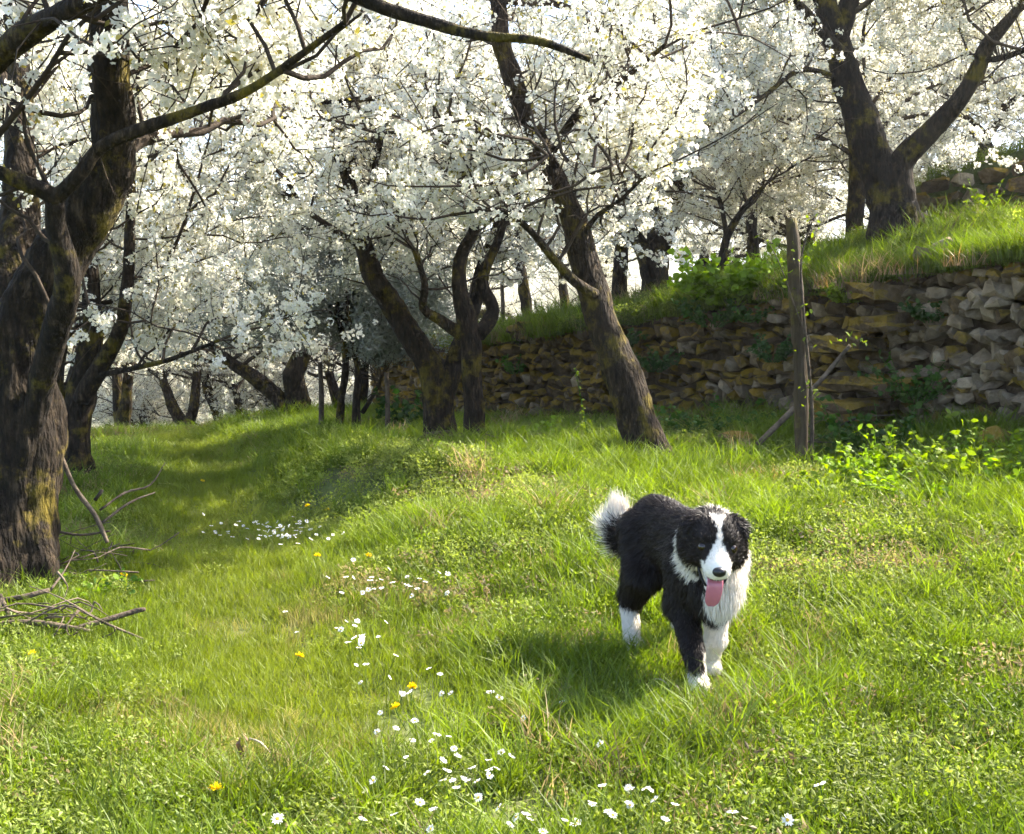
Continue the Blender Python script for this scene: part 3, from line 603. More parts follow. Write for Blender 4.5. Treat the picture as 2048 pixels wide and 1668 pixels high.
place(far2, 960, 30, 1.9, 1.2, 'pale flowering cherry on the terrace right behind the V tree', G2, tz)
place(far, 1150, 27, 2.9, 1.1, 'pale cherry on the terrace behind the leaning trunk', G2, tz)
place(far2, 1400, 22, 4.4, 1.1, 'flowering cherry farther back behind the slender Y', G2, tz)
place(far, 1600, 19, .9, 1.0, 'flowering cherry on the terrace behind the weathered post', G2, tz)
place(far2, 1850, 18, 2.0, 1.0, 'flowering cherry behind the stout bank cherry', G2, tz, .5)
place(far, 2120, 15, 3.0, 1.0, 'flowering cherry at the right edge above the upper wall', G2, tz, .8)
make_tree('olive_tree', 'grey green olive tree with thin stems, left of the V-shaped cherry',
  [[(677, 868, 13, 9), (682, 800, 13, 8), (692, 730, 13, 7), (680, 640, 13, 6), (660, 540, 13, 4)], [(712, 872, 12.9, 10), (714, 800, 12.9, 9), (716, 740, 12.9, 7), (700, 650, 12.9, 5), (690, 560, 13, 4)], [(725, 825, 12.9, 5), (750, 785, 12.8, 4), (765, 750, 12.8, 3)]],
  auto=9, sec=9, tert=7, zmin=.95, seed=20, reach=1.0, crown=.8, clear=0., protos=OL, tintc=(1, 1, 1), spacing=.05, tlen=.32, twig=.7, part='foliage', sides=8, detail=.06)

# ------------------------------------------------------------------ dry stone walls
def rock_mesh(r, n=18, sq=.75):
    bm = bmesh.new()
    for i in range(n):
        v = unit(r.normal(0, 1, 3)); v = np.sign(v) * np.abs(v) ** sq; v = v / np.abs(v).max() * r.uniform(.8, 1.05); v = v * (1 - .28 * np.sort(np.abs(v))[1])
        bm.verts.new(v * .5)
    bmesh.ops.convex_hull(bm, input=bm.verts[:]); 
    for v in [v for v in bm.verts if not v.link_faces]: bm.verts.remove(v)
    bmesh.ops.bevel(bm, geom=bm.edges[:], offset=.035, segments=1, affect='EDGES', profile=.5) if False else None
    me = bpy.data.meshes.new('stone'); bm.to_mesh(me); bm.free(); return me
rw = np.random.default_rng(21)
ROCK = [rock_mesh(rw) for _ in range(12)]
for m in ROCK: m.materials.append(STONE)
ROCKP = [m.copy() for m in ROCK]
for m in ROCKP: m.materials.clear(); m.materials.append(PALESTONE)
def build_wall(name, label, line, zb, zt, course, width, depth, palef, maxparts=300, group=None, skip=None):
    """line(s)->(x,y,outward normal), s in metres"""
    root = thing(name, label, 'wall', (0, 0, 0), group); Ltot = line(None); items = []
    z = -.12; row = 0
    while z < 2.2:
        h = course * rw.uniform(.7, 1.4); s = rw.uniform(0, .1)
        while s < Ltot:
            wd = width * rw.uniform(.5, 1.75); x, y, nx, ny = line(s + wd / 2)
            b = float(zb(x, y)); t = zt(x, y, s)
            zc = b + z + h / 2 + .05 * math.sin(s * 2.3 + row) + rw.normal(0, .022)
            if zc + h * .3 < t and not (skip and skip(x, y, zc)):
                out = rw.normal(0.0, .022)
                items.append((x + nx * out, y + ny * out, zc, wd * rw.uniform(1.0, 1.22), depth * rw.uniform(.8, 1.25), h * rw.uniform(1.05, 1.5), math.atan2(ny, nx) + math.pi / 2, rw.normal(0, .25), rw.normal(0, .28), rw.normal(0, .3), rw.integers(0, 12), rw.uniform() < palef(x, y)))
            s += wd * .97
        z += h * .97; row += 1
    items.sort(key=lambda q: -q[3] * q[5] / (q[0] ** 2 + q[1] ** 2))
    rest = []
    for i, q in enumerate(items):
        me = (ROCKP if q[11] else ROCK)[q[10]]; M = Matrix.LocRotScale(Vector(q[:3]), Euler((q[7], q[8], q[6] + q[9])), Vector(q[3:6]))
        if i < maxparts:
            o = bpy.data.objects.new('stone', me); COL.objects.link(o); o.parent = root; o.matrix_local = M
        else: rest.append((me, M))
    if rest:
        V, T, off = [], [], 0; mi = []
        for me, M in rest:
            c = np.array([M @ v.co for v in me.vertices]); f = np.array([p.vertices[:] for p in me.polygons]); V.append(c); T.append(f + off); off += len(c); mi += [1 if me in ROCKP else 0] * len(f)
        m = mesh_from('small_stones', np.concatenate(V), None, np.concatenate(T), smooth=False); m.materials.append(STONE); m.materials.append(PALESTONE); m.polygons.foreach_set('material_index', np.array(mi, np.int32))
        obj('small_stones', m, None, root, 'stuff')
    return root
_wy = np.linspace(6.0, 19.5, 300); _wx = xw(_wy) + .02 * np.sin(_wy * 5); _ws = np.concatenate([[0], np.cumsum(np.hypot(np.diff(_wx), np.diff(_wy)))])
def wall_line(s):
    if s is None: return _ws[-1]
    y = np.interp(s, _ws, _wy); x = np.interp(s, _ws, _wx); dx = np.interp(s + .15, _ws, _wx) - np.interp(s - .15, _ws, _wx); dy = np.interp(s + .15, _ws, _wy) - np.interp(s - .15, _ws, _wy); l = math.hypot(dx, dy)
    return x, y, -dy / l, dx / l
build_wall('stone_wall', 'long mossy dry stone wall holding up the grassy terrace', wall_line, lambda x, y: gz(np.array([x]), np.array([y]))[0],
           lambda x, y, s: float(ztop(y)) + .10 + (.12 if y < 9.5 else .07) * math.sin(s * 3.1) + .05 * math.sin(s * 7.7), .095, .125, .22, lambda x, y: .75 if y < 9.0 else (.3 if y < 11 else .12))
def upper_line(s):
    if s is None: return 4.6
    return UA[0] + ud[0] * s - un[0] * .06, UA[1] + ud[1] * s - un[1] * .06, -un[0], -un[1]
build_wall('stone_wall', 'short tumbled stone wall on the bank at the upper right', upper_line, lambda x, y: tz(np.array([x]), np.array([y]))[0],
           lambda x, y, s: float(tz(np.array([x]), np.array([y]))[0]) + np.interp(s, [0, .6, 2, 5], [.5, .9, 1.2, 1.4]) + .06 * math.sin(s * 4), .14, .24, .3, lambda x, y: .3, 120)
def slab_mesh(r, L, D, H):
    bm = bmesh.new(); bmesh.ops.create_cube(bm, size=1)
    bmesh.ops.subdivide_edges(bm, edges=bm.edges[:], cuts=2, use_grid_fill=True)
    for v in bm.verts:
        c = v.co; c.x *= L; c.y *= D; c.z *= H; c += Vector(r.normal(0, .012, 3)); 
    me = bpy.data.meshes.new('step_slab'); bm.to_mesh(me); bm.free(); me.materials.append(STONE); return me
st = thing('stone_steps', 'flight of mossy stone slabs climbing the wall behind the post', 'steps', P(1740, 800, 8.95))
wdir = unit(np.array((xw(9.4) - xw(8.8), .6))); wa = math.atan2(wdir[1], wdir[0])
for (px, py, d, L, H) in [(1735, 768, 8.75, .75, .10), (1705, 690, 9.05, .42, .12), (1775, 645, 8.85, .40, .11), (1765, 588, 8.95, .36, .12), (1700, 820, 8.75, .4, .14)]:
    q = P(px, py, d) - np.array(st.location); o = obj('step_slab', slab_mesh(rw, L, .42, H), None, st); o.location = q; o.rotation_euler = (rw.normal(0, .04), rw.normal(0, .05), wa + rw.normal(0, .12))
# loose mossy stones in the grass
def boulder(px, py, d, sx, sy, sz, label, mat=STONE):
    me = rock_mesh(rw, 26, .9); me.materials.append(mat); q = P(px, py, d); q[2] = gz(q[0:1], q[1:2])[0] + sz * .25
    o = obj('boulder', me); o.location = q; o.scale = (sx, sy, sz); o.rotation_euler = (0, 0, rw.uniform(0, 3)); tag(o, label, 'rock')
boulder(1472, 885, 8.6, .34, .26, .2, 'rounded mossy stone in the grass left of the weathered post')
boulder(1760, 850, 8.4, .34, .25, .2, 'dark fallen stone lying under the stone steps')
boulder(1990, 850, 7.2, .3, .26, .26, 'mossy stone fallen from the wall at the right edge')

# ------------------------------------------------------------------ sticks, post, brush
def tube_mesh(name, W, sides=7, step=.03, rough=.1, seed=0):
    V, Q, T, _, _ = limb_mesh(np.array(W), sides, step, rough, seed); return mesh_from(name, V, Q, T)
def pw(*pts): return [(*P(a, b, d), r * d / F) for a, b, d, r in pts]
po = obj('wooden_post', tube_mesh('wooden_post', pw((1606, 975, 7.4, 15), (1602, 850, 7.4, 14), (1598, 700, 7.4, 13.5), (1590, 560, 7.4, 13), (1584, 435, 7.4, 12)), 24, .04, .3, 3), POSTWOOD)
tag(po, 'tall weathered wooden post standing in front of the stone wall', 'post')
sap = thing('sapling', 'thin pale sapling stem tied close to the wooden post', 'sapling', P(1622, 920, 7.35)); b0 = np.array(sap.location)
LEAFY = leafmat('leaf_bright', (.18, .28, .02), .5, gloss=.012); LEAFD = leafmat('leaf_deep', (.055, .115, .018), .45, gloss=.012); LEAFY2 = leafmat('leaf_yellow', (.16, .22, .02), .5, gloss=.012); LEAFI = leafmat('leaf_ivy', (.035, .08, .014), .35, gloss=.015)
def leaves_mesh(C, N, L, Wd, r, fold=.25):
    """leaf (4 tris, pointed oval) at centres C along N"""
    n = len(C); D = unit(N); S = unit(np.cross(D, r.normal(0, 1, (n, 3)) + np.array((0, 0, 1.2)))); U = np.cross(S, D); L = L[:, None]; W = L * Wd
    V = np.stack([C, C + D * L * .35 + S * W + U * W * fold, C + D * L * .75 + S * W * .7 + U * W * fold, C + D * L - U * L * .08, C + D * L * .75 - S * W * .7 + U * W * fold, C + D * L * .35 - S * W + U * W * fold], 1)
    b = np.arange(n)[:, None] * 6; T = np.concatenate([b + np.array(t) for t in ((0, 1, 5), (1, 2, 4), (1, 4, 5), (2, 3, 4))])
    return mesh_from('leaves', V.reshape(-1, 3), None, T, smooth=False)
obj('stem', tube_mesh('stem', [(*(np.array(q[:3]) - b0), q[3]) for q in pw((1622, 955, 7.35, 4.5), (1624, 830, 7.35, 4), (1618, 740, 7.35, 3.5), (1608, 640, 7.33, 3), (1602, 520, 7.33, 2), (1625, 440, 7.3, 1.5))], 6), DEADWOOD, sap)
obj('side_shoot', tube_mesh('stem', [(*(np.array(q[:3]) - b0), q[3]) for q in pw((1603, 650, 7.33, 2), (1585, 600, 7.3, 1.5), (1560, 530, 7.25, 1), (1540, 490, 7.2, .8))], 5), DEADWOOD, sap)
rp = np.random.default_rng(33)
C = np.array([P(a + rp.normal(0, 14), b + rp.normal(0, 12), 7.3 + rp.normal(0, .05)) for a, b in [(1615, 780), (1624, 800), (1610, 700), (1560, 535), (1545, 500), (1570, 560), (1605, 620), (1630, 470), (1620, 440), (1600, 500)] * 7]) - b0
obj('leaves', leaves_mesh(C, rp.normal(0, 1, C.shape) + np.array((0, 0, .5)), rp.uniform(.02, .045, len(C)), .26, rp), LEAFY2, sap, 'stuff')
ls = thing('leaning_stick', 'dark cut stick leaning diagonally behind the wooden post', 'stick', P(1520, 885, 7.9)); b0 = np.array(ls.location)
obj('shaft', tube_mesh('shaft', [(*(np.array(q[:3]) - b0), q[3]) for q in pw((1515, 890, 7.9, 6), (1580, 825, 7.9, 6), (1640, 762, 7.9, 5), (1700, 690, 7.9, 4))], 7), DEADWOOD, ls)
C = np.array([P(1705 + rp.normal(0, 16), 683 + rp.normal(0, 5), 7.9 + rp.normal(0, .03)) for _ in range(16)]) - b0
obj('leaves', leaves_mesh(C, rp.normal(0, 1, C.shape) + np.array((0, 0, .6)), rp.uniform(.03, .05, len(C)), .24, rp), LEAFY2, ls, 'stuff')
for px, py, d, top, rr, lab in [(642, 850, 13.5, 725, 6, 'thin upright stake left of the olive stems'), (775, 872, 12.2, 745, 5.5, 'thin reddish stake between the olive and the V-shaped cherry'), (1005, 690, 17, 560, 5, 'thin dark stake on the terrace edge right of the V-shaped cherry')]:
    o = obj('stake', tube_mesh('stake', pw((px, py + 8, d, rr), (px + 1, (py + top) / 2, d, rr * .9), (px - 2, top, d, rr * .75)), 7, .08, .12, int(px)), DEADWOOD); tag(o, lab, 'stake')
def brush(name, label, sticks, mat=DEADWOOD, extra=0, spread=None, ln=(.2, .6), seed=0):
    base = np.array(sticks[0][0][:3]) if len(sticks[0][0]) == 5 else P(*sticks[0][0][:3]); base[2] = gz(base[0:1], base[1:2])[0]
    root = thing(name, label, 'brush pile', base); r = np.random.default_rng(seed)
    for k, W in enumerate(sticks):
        obj('stick', tube_mesh('stick', [(*(np.array(q[:3]) - base), q[3] * .68) for q in pw(*W)], 7, .03, .22, seed + k), mat, root)
    for k in range(extra):
        cx, cy, cd, sx, sd = spread; x = (cx + r.normal(0, sx) - 1024) / F * cd; y = cd + r.normal(0, sd); a = r.uniform(0, 6.283); L = r.uniform(*ln)
        z = gz(np.array([x]), np.array([y]))[0] + r.uniform(.02, .14); dz = r.normal(.05, .12); d = np.array((math.cos(a), math.sin(a) * .6, dz * 1.6)); p = np.array((x, y, z)) - base
        W = [(*(p + d * L * (t - .5) + r.normal(0, .028, 3)), (.0028 + .0045 * r.uniform() ** 2) * (1 - .5 * t)) for t in (0, .33, .66, 1)]
        obj('stick', tube_mesh('stick', W, 5, .05, .1, seed + k), mat, root)
    return root
brush('brush_pile', 'grey broken branches piled at the foot of the big left trunk',
      [[(120, 905, 5.2, 6), (150, 975, 5.15, 7), (190, 1030, 5.1, 8), (215, 1085, 5.05, 6)], [(205, 1045, 5.1, 4), (260, 1005, 5.2, 3.5), (310, 985, 5.3, 2)], [(200, 1020, 5.2, 4), (250, 985, 5.3, 3.5), (300, 970, 5.4, 2.5), (330, 925, 5.5, 1.5)],
       [(205, 980, 5.3, 5), (190, 1000, 5.3, 6)], [(100, 1060, 5.1, 4), (160, 1070, 5.1, 4), (220, 1062, 5.1, 3)]], extra=26, spread=(165, 1060, 5.3, 45, .2), seed=41)
brush('brush_pile', 'dark fallen branches lying in the grass at the lower left edge',
      [[(-30, 1250, 4.1, 9), (60, 1245, 4.1, 9), (140, 1255, 4.1, 7), (180, 1262, 4.1, 5)], [(130, 1262, 4.15, 7), (210, 1240, 4.2, 8), (270, 1222, 4.25, 8), (290, 1218, 4.25, 5)], [(-30, 1205, 4.3, 10), (40, 1195, 4.3, 9), (100, 1180, 4.35, 7)],
       [(0, 1190, 4.25, 7), (22, 1240, 4.15, 7)], [(100, 1182, 4.35, 4), (130, 1140, 4.5, 2.5), (150, 1100, 4.6, 1.5)]], extra=22, spread=(60, 1255, 4.1, 60, .14), seed=42)
brush('brush_pile', 'small heap of dry twigs at the foot of the V-shaped cherry', [[(820, 900, 9.6, 5), (850, 870, 9.6, 5), (900, 862, 9.5, 4)], [(840, 895, 9.5, 5), (900, 872, 9.5, 5), (960, 868, 9.5, 4)]], extra=40, spread=(895, 885, 9.45, 38, .15), seed=43)
brush('brush_pile', 'loose dark prunings in the grass right of the V-shaped cherry', [[(970, 915, 8.8, 6), (1020, 885, 8.8, 7), (1085, 868, 8.8, 5)], [(960, 905, 8.9, 4), (1010, 892, 8.8, 4), (1060, 880, 8.8, 3)]], extra=20, spread=(1020, 895, 8.8, 35, .12), seed=44)
brush('brush_pile', 'bare brambles and dry stems under the stone steps', [[(1660, 860, 8.3, 3), (1720, 835, 8.3, 3), (1790, 830, 8.3, 2)]], extra=24, spread=(1740, 860, 8.3, 55, .15), seed=45)

# ------------------------------------------------------------------ leafy plants
def leafy(name, label, cat, base, h, rad, nst, lps, ll, mat, seed, wd=.34, group=None, droop=.25):
    r = np.random.default_rng(seed); root = thing(name, label, cat, base, group)
    a = r.uniform(0, 6.283, nst); q = rad * np.sqrt(r.uniform(0, 1, nst)) * .35
    S = np.stack([q * np.cos(a), q * np.sin(a), np.zeros(nst) - .02], 1); D = np.stack([np.cos(a) * rad * 1.1, np.sin(a) * rad * 1.1, np.full(nst, h)], 1) * r.uniform(.5, 1.1, (nst, 1))
    St = grow(S, D, np.linalg.norm(D, axis=1), 6, .14, .02, r, .1); V, Q, _ = tubes(St, np.full((nst, 1), .004) * np.linspace(1, .4, 6)[None], 4, False)
    obj('stems', mesh_from('stems', V, Q), mat, root, 'stuff')
    p, d = along(St, np.clip(r.uniform(.2, 1, (nst, lps)), 0, .999)); p = p.reshape(-1, 3); N = r.normal(0, 1, p.shape) * np.array((1, 1, .45)) + np.array((0, 0, .3))
    obj('leaves', leaves_mesh(p, N, r.uniform(.6, 1.3, len(p)) * ll, wd, r), mat, root, 'stuff'); return root
def onground(px, py, d): q = P(px, py, d); q[2] = gz(q[0:1], q[1:2])[0]; return q
leafy('green_shrub', 'bright green leafy shrub growing on top of the stone wall', 'shrub', P(1460, 606, 10.35), .46, .42, 84, 16, .075, LEAFY, 51, .4)
leafy('green_shrub', 'darker leafy shrub hanging over the wall just below the bright one', 'shrub', P(1425, 650, 10.4), .3, .28, 26, 12, .055, LEAFD, 52, .4)
leafy('wall_plant', 'ivy-like green plant at the wall end behind the V-shaped cherry', 'plant', onground(815, 850, 12.5), .55, .3, 34, 14, .07, LEAFI, 53, .42)
leafy('wall_plant', 'low dark green weeds at the wall foot right of the leaning trunk', 'plant', onground(1430, 880, 9.3), .3, .42, 50, 12, .05, LEAFD, 54)
leafy('wall_plant', 'spread of green weeds below the stone steps', 'plant', onground(1760, 880, 7.9), .34, .42, 50, 12, .055, LEAFD, 55)
leafy('wall_plant', 'bright green sprig with broad leaves beside the loose prunings', 'plant', onground(1100, 885, 8.9), .24, .14, 12, 9, .055, LEAFY, 56, .45)
leafy('wall_plant', 'small fern-green plant rooted in the face of the wall', 'plant', P(1030, 745, 13.3), .2, .14, 14, 10, .05, LEAFD, 57)
leafy('wall_plant', 'tall yellow-green shoots growing on the upper bank at the right', 'plant', P(1968, 440, 11.5), .42, .14, 12, 14, .045, LEAFY2, 58)
leafy('wall_plant', 'yellowish young shoots on the terrace behind the wooden post', 'plant', P(1545, 585, 11.5), .45, .3, 22, 12, .05, LEAFY2, 59)
leafy('wall_plant', 'green nettles sprouting at the root of the big left trunk', 'plant', onground(135, 1150, 4.75), .13, .14, 22, 10, .03, LEAFY, 60)
leafy('wall_plant', 'leafy green clump in the grass in front of the brush at the left', 'plant', onground(180, 1110, 5.0), .1, .2, 26, 9, .032, LEAFD, 61)
for k, (px, py, d, h, rad, m, lab) in enumerate([(1250, 690, 11.4, .16, .16, LEAFI, 'dark ivy patch on the wall just right of the leaning trunk'), (1310, 740, 11.0, .22, .2, LEAFI, 'hanging green creeper in the middle of the wall'), (1545, 720, 9.7, .2, .16, LEAFI, 'small creeper on the wall left of the post'), (1500, 640, 10.1, .14, .2, LEAFD, 'low leaves spilling over the wall top near the bright shrub'), (1700, 600, 9.2, .12, .16, LEAFY2, 'yellow moss and leaves on the wall top behind the post'), (1860, 640, 8.5, .16, .14, LEAFI, 'green fern tuft in the wall corner beside the steps'), (1830, 800, 8.3, .3, .26, LEAFD, 'green leaves climbing the wall foot right of the steps')]):
    leafy('wall_plant', lab, 'plant', P(px, py, d), h, rad, 30, 11, .04, m, 90 + k, .4)
for k, (px, py, d, h, rad, m, lab) in enumerate([(1690, 990, 6.3, .13, .22, LEAFY2, 'bright yellow-green weed clump right of the post foot'), (1760, 935, 6.9, .2, .22, LEAFY, 'leafy weed clump in front of the stone steps'), (1830, 905, 7.0, .26, .24, LEAFY, 'tall leafy weeds left of the wall corner at the right'),
        (1900, 920, 6.7, .26, .25, LEAFY2, 'sunlit weeds below the pale stones at the right'), (1975, 945, 6.3, .24, .25, LEAFY2, 'yellow-green weeds nearest the right edge, upper clump'), (2035, 960, 6.1, .22, .22, LEAFY, 'green weeds cut off by the right edge'), (1880, 975, 6.1, .14, .26, LEAFY, 'low green weeds spreading in front of the sunlit weeds')]):
    leafy('weed_clump', lab, 'weeds', onground(px, py, d - .5), h * 1.2, rad * 1.15, 60, 18, .042, m, 70 + k, .27, 'weeds along the wall foot')
mu = thing('tall_herb', 'single tall yellow flower spike in front of the wall', 'plant', onground(1185, 905, 8.6)); b0 = np.array(mu.location); q1 = P(1172, 850, 8.6) - b0; q2 = P(1150, 735, 8.6) - b0
obj('stem', tube_mesh('stem', [(0, 0, -.02, .006), (*q1, .005), (*((q1 + q2) / 2), .004), (*q2, .002)], 6), LEAFD, mu)
C = np.concatenate([q1 + rp.normal(0, .03, (40, 3)) * np.array((1, 1, .5)), q1 + (q2 - q1) * rp.uniform(0, 1, (26, 1)) + rp.normal(0, .008, (26, 3))])
obj('florets', leaves_mesh(C, rp.normal(0, 1, C.shape), rp.uniform(.015, .035, len(C)), .4, rp), LEAFY2, mu, 'stuff')
# orange-brown dry grass tuft on the wall
DRY = leafmat('dry_grass', (.28, .17, .055), .4)
V, T = blades(240, .22, .06, .2, .006, .8, np.random.default_rng(81), 2); o = obj('dry_grass_tuft', mesh_from('dry_grass_tuft', V, None, T, False), DRY); o.location = P(1325, 638, 11.6); tag(o, 'rusty dry grass tuft on the wall top at the terrace cherry', 'grass tuft')
for k, (px, py, d, lab) in enumerate([(1190, 668, 12.4, 'dry yellowish grass on the wall top left of the leaning trunk'), (1560, 598, 10.0, 'straw-coloured grass hanging over the wall left of the post'), (1690, 575, 9.3, 'rust-tinged grass on the wall top right of the post'), (1830, 545, 8.7, 'dry grass fringe on the wall corner above the steps'), (1960, 525, 8.0, 'dry grass fringe above the pale stones at the right')]):
    V, T = blades(170, .25, .05, .2, .005, 1.0, np.random.default_rng(120 + k), 2); o = obj('dry_grass_tuft', mesh_from('dry_grass_tuft', V, None, T, False), DRY); q = P(px, py, d); q[2] = tz(q[0:1], q[1:2])[0] - .01; o.location = q; tag(o, lab, 'grass tuft')
V, T = blades(260, .26, .06, .2, .005, 1.0, np.random.default_rng(82), 2); o = obj('dry_grass_tuft', mesh_from('dry_grass_tuft', V, None, T, False), DRY); o.location = onground(1560, 970, 6.6); tag(o, 'straw-brown dry grass patch in front of the wooden post', 'grass tuft')

# ------------------------------------------------------------------ meadow flowers
PETALW = leafmat('daisy_petal', (.80, .79, .78), .35, gloss=0); DISC = pmat('daisy_disc', (.62, .40, .03), .8); DANDY = leafmat('dandelion_petal', (.85, .62, .015), .3, gloss=0)
def daisy_meshes(r, n=16, R=.0135):
    C = np.zeros((n, 3)); a = np.arange(n) / n * 6.283 + r.normal(0, .08, n); lift = r.uniform(-.05, .35)
    D = np.stack([np.cos(a), np.sin(a), np.full(n, lift) + r.normal(0, .08, n)], 1)
    pet = leaves_mesh(C + D * .003, D, np.full(n, R) * r.uniform(.85, 1.1, n), .22, r, .05)
    bm = bmesh.new(); bmesh.ops.create_uvsphere(bm, u_segments=8, v_segments=5, radius=.0046)
    for v in bm.verts: v.co.z = v.co.z * .55 + .0015
    me = bpy.data.meshes.new('disc'); bm.to_mesh(me); bm.free(); return pet, me
rd = np.random.default_rng(91)
DM = [daisy_meshes(rd) for _ in range(5)]
for p_, d_ in DM: p_.materials.append(PETALW); d_.materials.append(DISC)
STEMM = mesh_from('flower_stem', *tubes(np.array([[(0, 0, -1), (.06, .03, -.5), (0, 0, 0)]]), np.array([[.02, .018, .018]]) * .9, 4, False)[:2]); STEMM.materials.append(LEAFD)
def daisy(px, py, label, group, parts=True, s=1.0):
    dd = 2300 * 1.1 / (py - 640)
    for _ in range(6):                                                    # find depth where the meadow surface shows at this pixel
        q = P(px, py, dd); e = q[2] - (gz(q[0:1], q[1:2])[0] + .095); dd = dd + e * dd / 1.15
    q = P(px, py, dd); k = rd.integers(0, 5); tilt = (rd.normal(.1, .45), rd.normal(.15, .45), rd.uniform(0, 6.28)); h = .11 + .01 * rd.uniform()
    root = thing('daisy', label, 'daisy', q, group); root.rotation_euler = tilt; root.scale = (s * rd.uniform(.85, 1.2),) * 3
    a = obj('petals', DM[k][0], None, root); b = obj('flower_disc', DM[k][1], None, root)
    if parts: c_ = obj('stem', STEMM, None, root); c_.scale = (.08, .08, h)
DZ = [(930, 540), (1075, 575), (965, 690), (915, 740), (1085, 495), (1200, 660), (1215, 700), (1135, 710), (1255, 770), (1285, 735), (1340, 745), (1390, 720), (1345, 810), (1105, 830), (1160, 860), (1000, 880), (870, 900), (1150, 940), (1500, 890), (1540, 880), (1430, 850), (1530, 485), (1630, 465), (1845, 590), (1960, 770), (2030, 775), (1810, 830), (1960, 835), (1880, 870), (1750, 910), (1610, 950), (1480, 640), (1440, 625), (1240, 740), (1700, 905), (1420, 690), (1320, 690), (1260, 640)]
DZ = [(300 + a / 2.048, 1200 + b / 2.048) for a, b in DZ] + [(1260, 1580), (1300, 1580), (1260, 1610), (1225, 1630), (1310, 1600), (1350, 1610), (1330, 1640), (1185, 1610), (1150, 1650), (1060, 1640), (1020, 1650)]
for px, py in DZ:
    if py < 1545 and px < 1000: lab, grp = 'white daisy in the loose trail below the bare earth patch', 'daisies below the bare earth'
    elif px < 1100: lab, grp = 'white daisy in the cluster at the bottom edge, left of the dog paws', 'daisies at the bottom centre'
    else: lab, grp = 'white daisy in the cluster at the bottom edge below the dog paws', 'daisies below the dog'
    daisy(px, py, lab, grp, True, .66)
for (cx, cy, sx, sy, n, lab, grp) in [(745, 1165, 75, 17, 24, 'small white daisy in the patch left of the dog, level with its head', 'daisies left of the dog'), (715, 1268, 24, 16, 9, 'small white daisy in the little patch below the middle patch', 'daisies in the small patch'), (545, 1060, 60, 11, 70, 'tiny white daisy in the far patch on the path', 'daisies on the path')]:
    for i in range(n): daisy(cx + rd.normal(0, sx), min(1662, cy + rd.normal(0, sy)), lab, grp, cy > 1100, .72)
for i in range(30):
    t_ = rd.uniform(); daisy(980 - 300 * t_ + rd.normal(0, 70), 1560 - 330 * t_ + rd.normal(0, 30), 'single small daisy scattered along the track up from the bottom centre', 'daisies scattered along the track', True, .62)
for px, py, lab in [(1205, 1572, 'largest white daisy, in the grass at the bottom right of centre'), (555, 1638, 'lone white daisy at the bottom left of centre'), (1575, 1640, 'rightmost low white daisy near the bottom edge'), (1640, 1570, 'lone white daisy in the shade at the lower right'), (1465, 1625, 'white daisy between the bottom cluster and the lone right ones'), (980, 1385, 'lone white daisy inside the shadow left of the dog'), (1125, 1405, 'lone white daisy at the lower rim of the dog shadow'), (895, 1148, 'lone small daisy nearest the dog on its left')]:
    daisy(px, py, lab, None, True, .8)
def dandelion_mesh(r):
    n = 60; D = np.stack([*r.normal(0, 1, (2, n)), r.uniform(.1, 1.1, n)], 1); return leaves_mesh(np.zeros((n, 3)), D, np.full(n, .019) * r.uniform(.8, 1.1, n), .16, r, 0)
DA = [dandelion_mesh(rd) for _ in range(3)]
for m in DA: m.materials.append(DANDY)
for px, py, lab in [(598, 1312, 'yellow dandelion in the open grass left of centre'), (432, 1578, 'yellow dandelion at the lower left beside a dry leaf'), (63, 1308, 'yellow dandelion near the left edge below the fallen branches'), (247, 1150, 'yellow dandelion right of the big left trunk'), (405, 962, 'far yellow dandelion on the path'), (615, 1012, 'pair of yellow dandelions beside the path, left one'), (655, 1020, 'pair of yellow dandelions beside the path, right one'), (738, 1112, 'small yellow dandelion above the middle daisy patch'), (790, 1415, 'orange dandelion at the bare earth patch'), (1415, 905, 'yellow dandelion in front of the mossy stone'), (635, 1112, 'small yellow dandelion left of the middle daisies'), (825, 1375, 'yellow dandelion left of the dog shadow'), (1690, 1005, 'orange dandelion near the bright weeds right of the post')]:
    dd = 2300 * 1.1 / (py - 640) if py > 1030 else 7.5
    for _ in range(8):
        q = P(px, py, dd); e = q[2] - (gz(q[0:1], q[1:2])[0] + .07); dd = min(max(dd + e * dd / 1.3, 2), 14)
    q = P(px, py, dd); root = thing('dandelion', lab, 'dandelion', q, 'dandelions in the meadow'); root.scale = (.95,) * 3; root.rotation_euler = (rd.normal(0, .25), rd.normal(0, .25), rd.uniform(0, 6))
    obj('flower_head', DA[rd.integers(0, 3)], None, root); c_ = obj('stem', STEMM, None, root); c_.scale = (.1, .1, .09)
# dry leaf and pale straws
lf = onground(484, 1560, 2.9); LEAFB = leafmat('dead_leaf', (.16, .085, .05), .25)
o = obj('dry_leaf', leaves_mesh(np.array([(0., 0, 0), (.01, 0, 0)]), np.array([(.1, .1, 1.), (-.3, .2, .9)]), np.array([.07, .06]), .3, rd, .5), LEAFB); o.location = lf + np.array((0, 0, .03)); tag(o, 'curled brown dead leaf standing in the grass at the lower left', 'leaf')
STRAW = pmat('straw', (.5, .42, .28), .8)
for a, b, lab in [((500, 1510, 3.0), (545, 1548, 2.9), 'pale straw lying in the grass beside the dead leaf'), ((1308, 1380, 3.45), (1338, 1400, 3.4), 'short pale straw in front of the dog front paw'), ((1040, 1440, 3.25), (1085, 1465, 3.15), 'pale straw below the dog shadow'), ((1395, 1215, 4.3), (1470, 1250, 4.2), 'pale straw behind the dog')]:
    A = onground(*a) + (0, 0, .06); B = onground(*b) + (0, 0, .05); o = obj('straw', tube_mesh('straw', [(*A, .0028), (*((A + B) / 2 + (0, 0, .01)), .0028), (*B, .002)], 5), STRAW); tag(o, lab, 'straw')

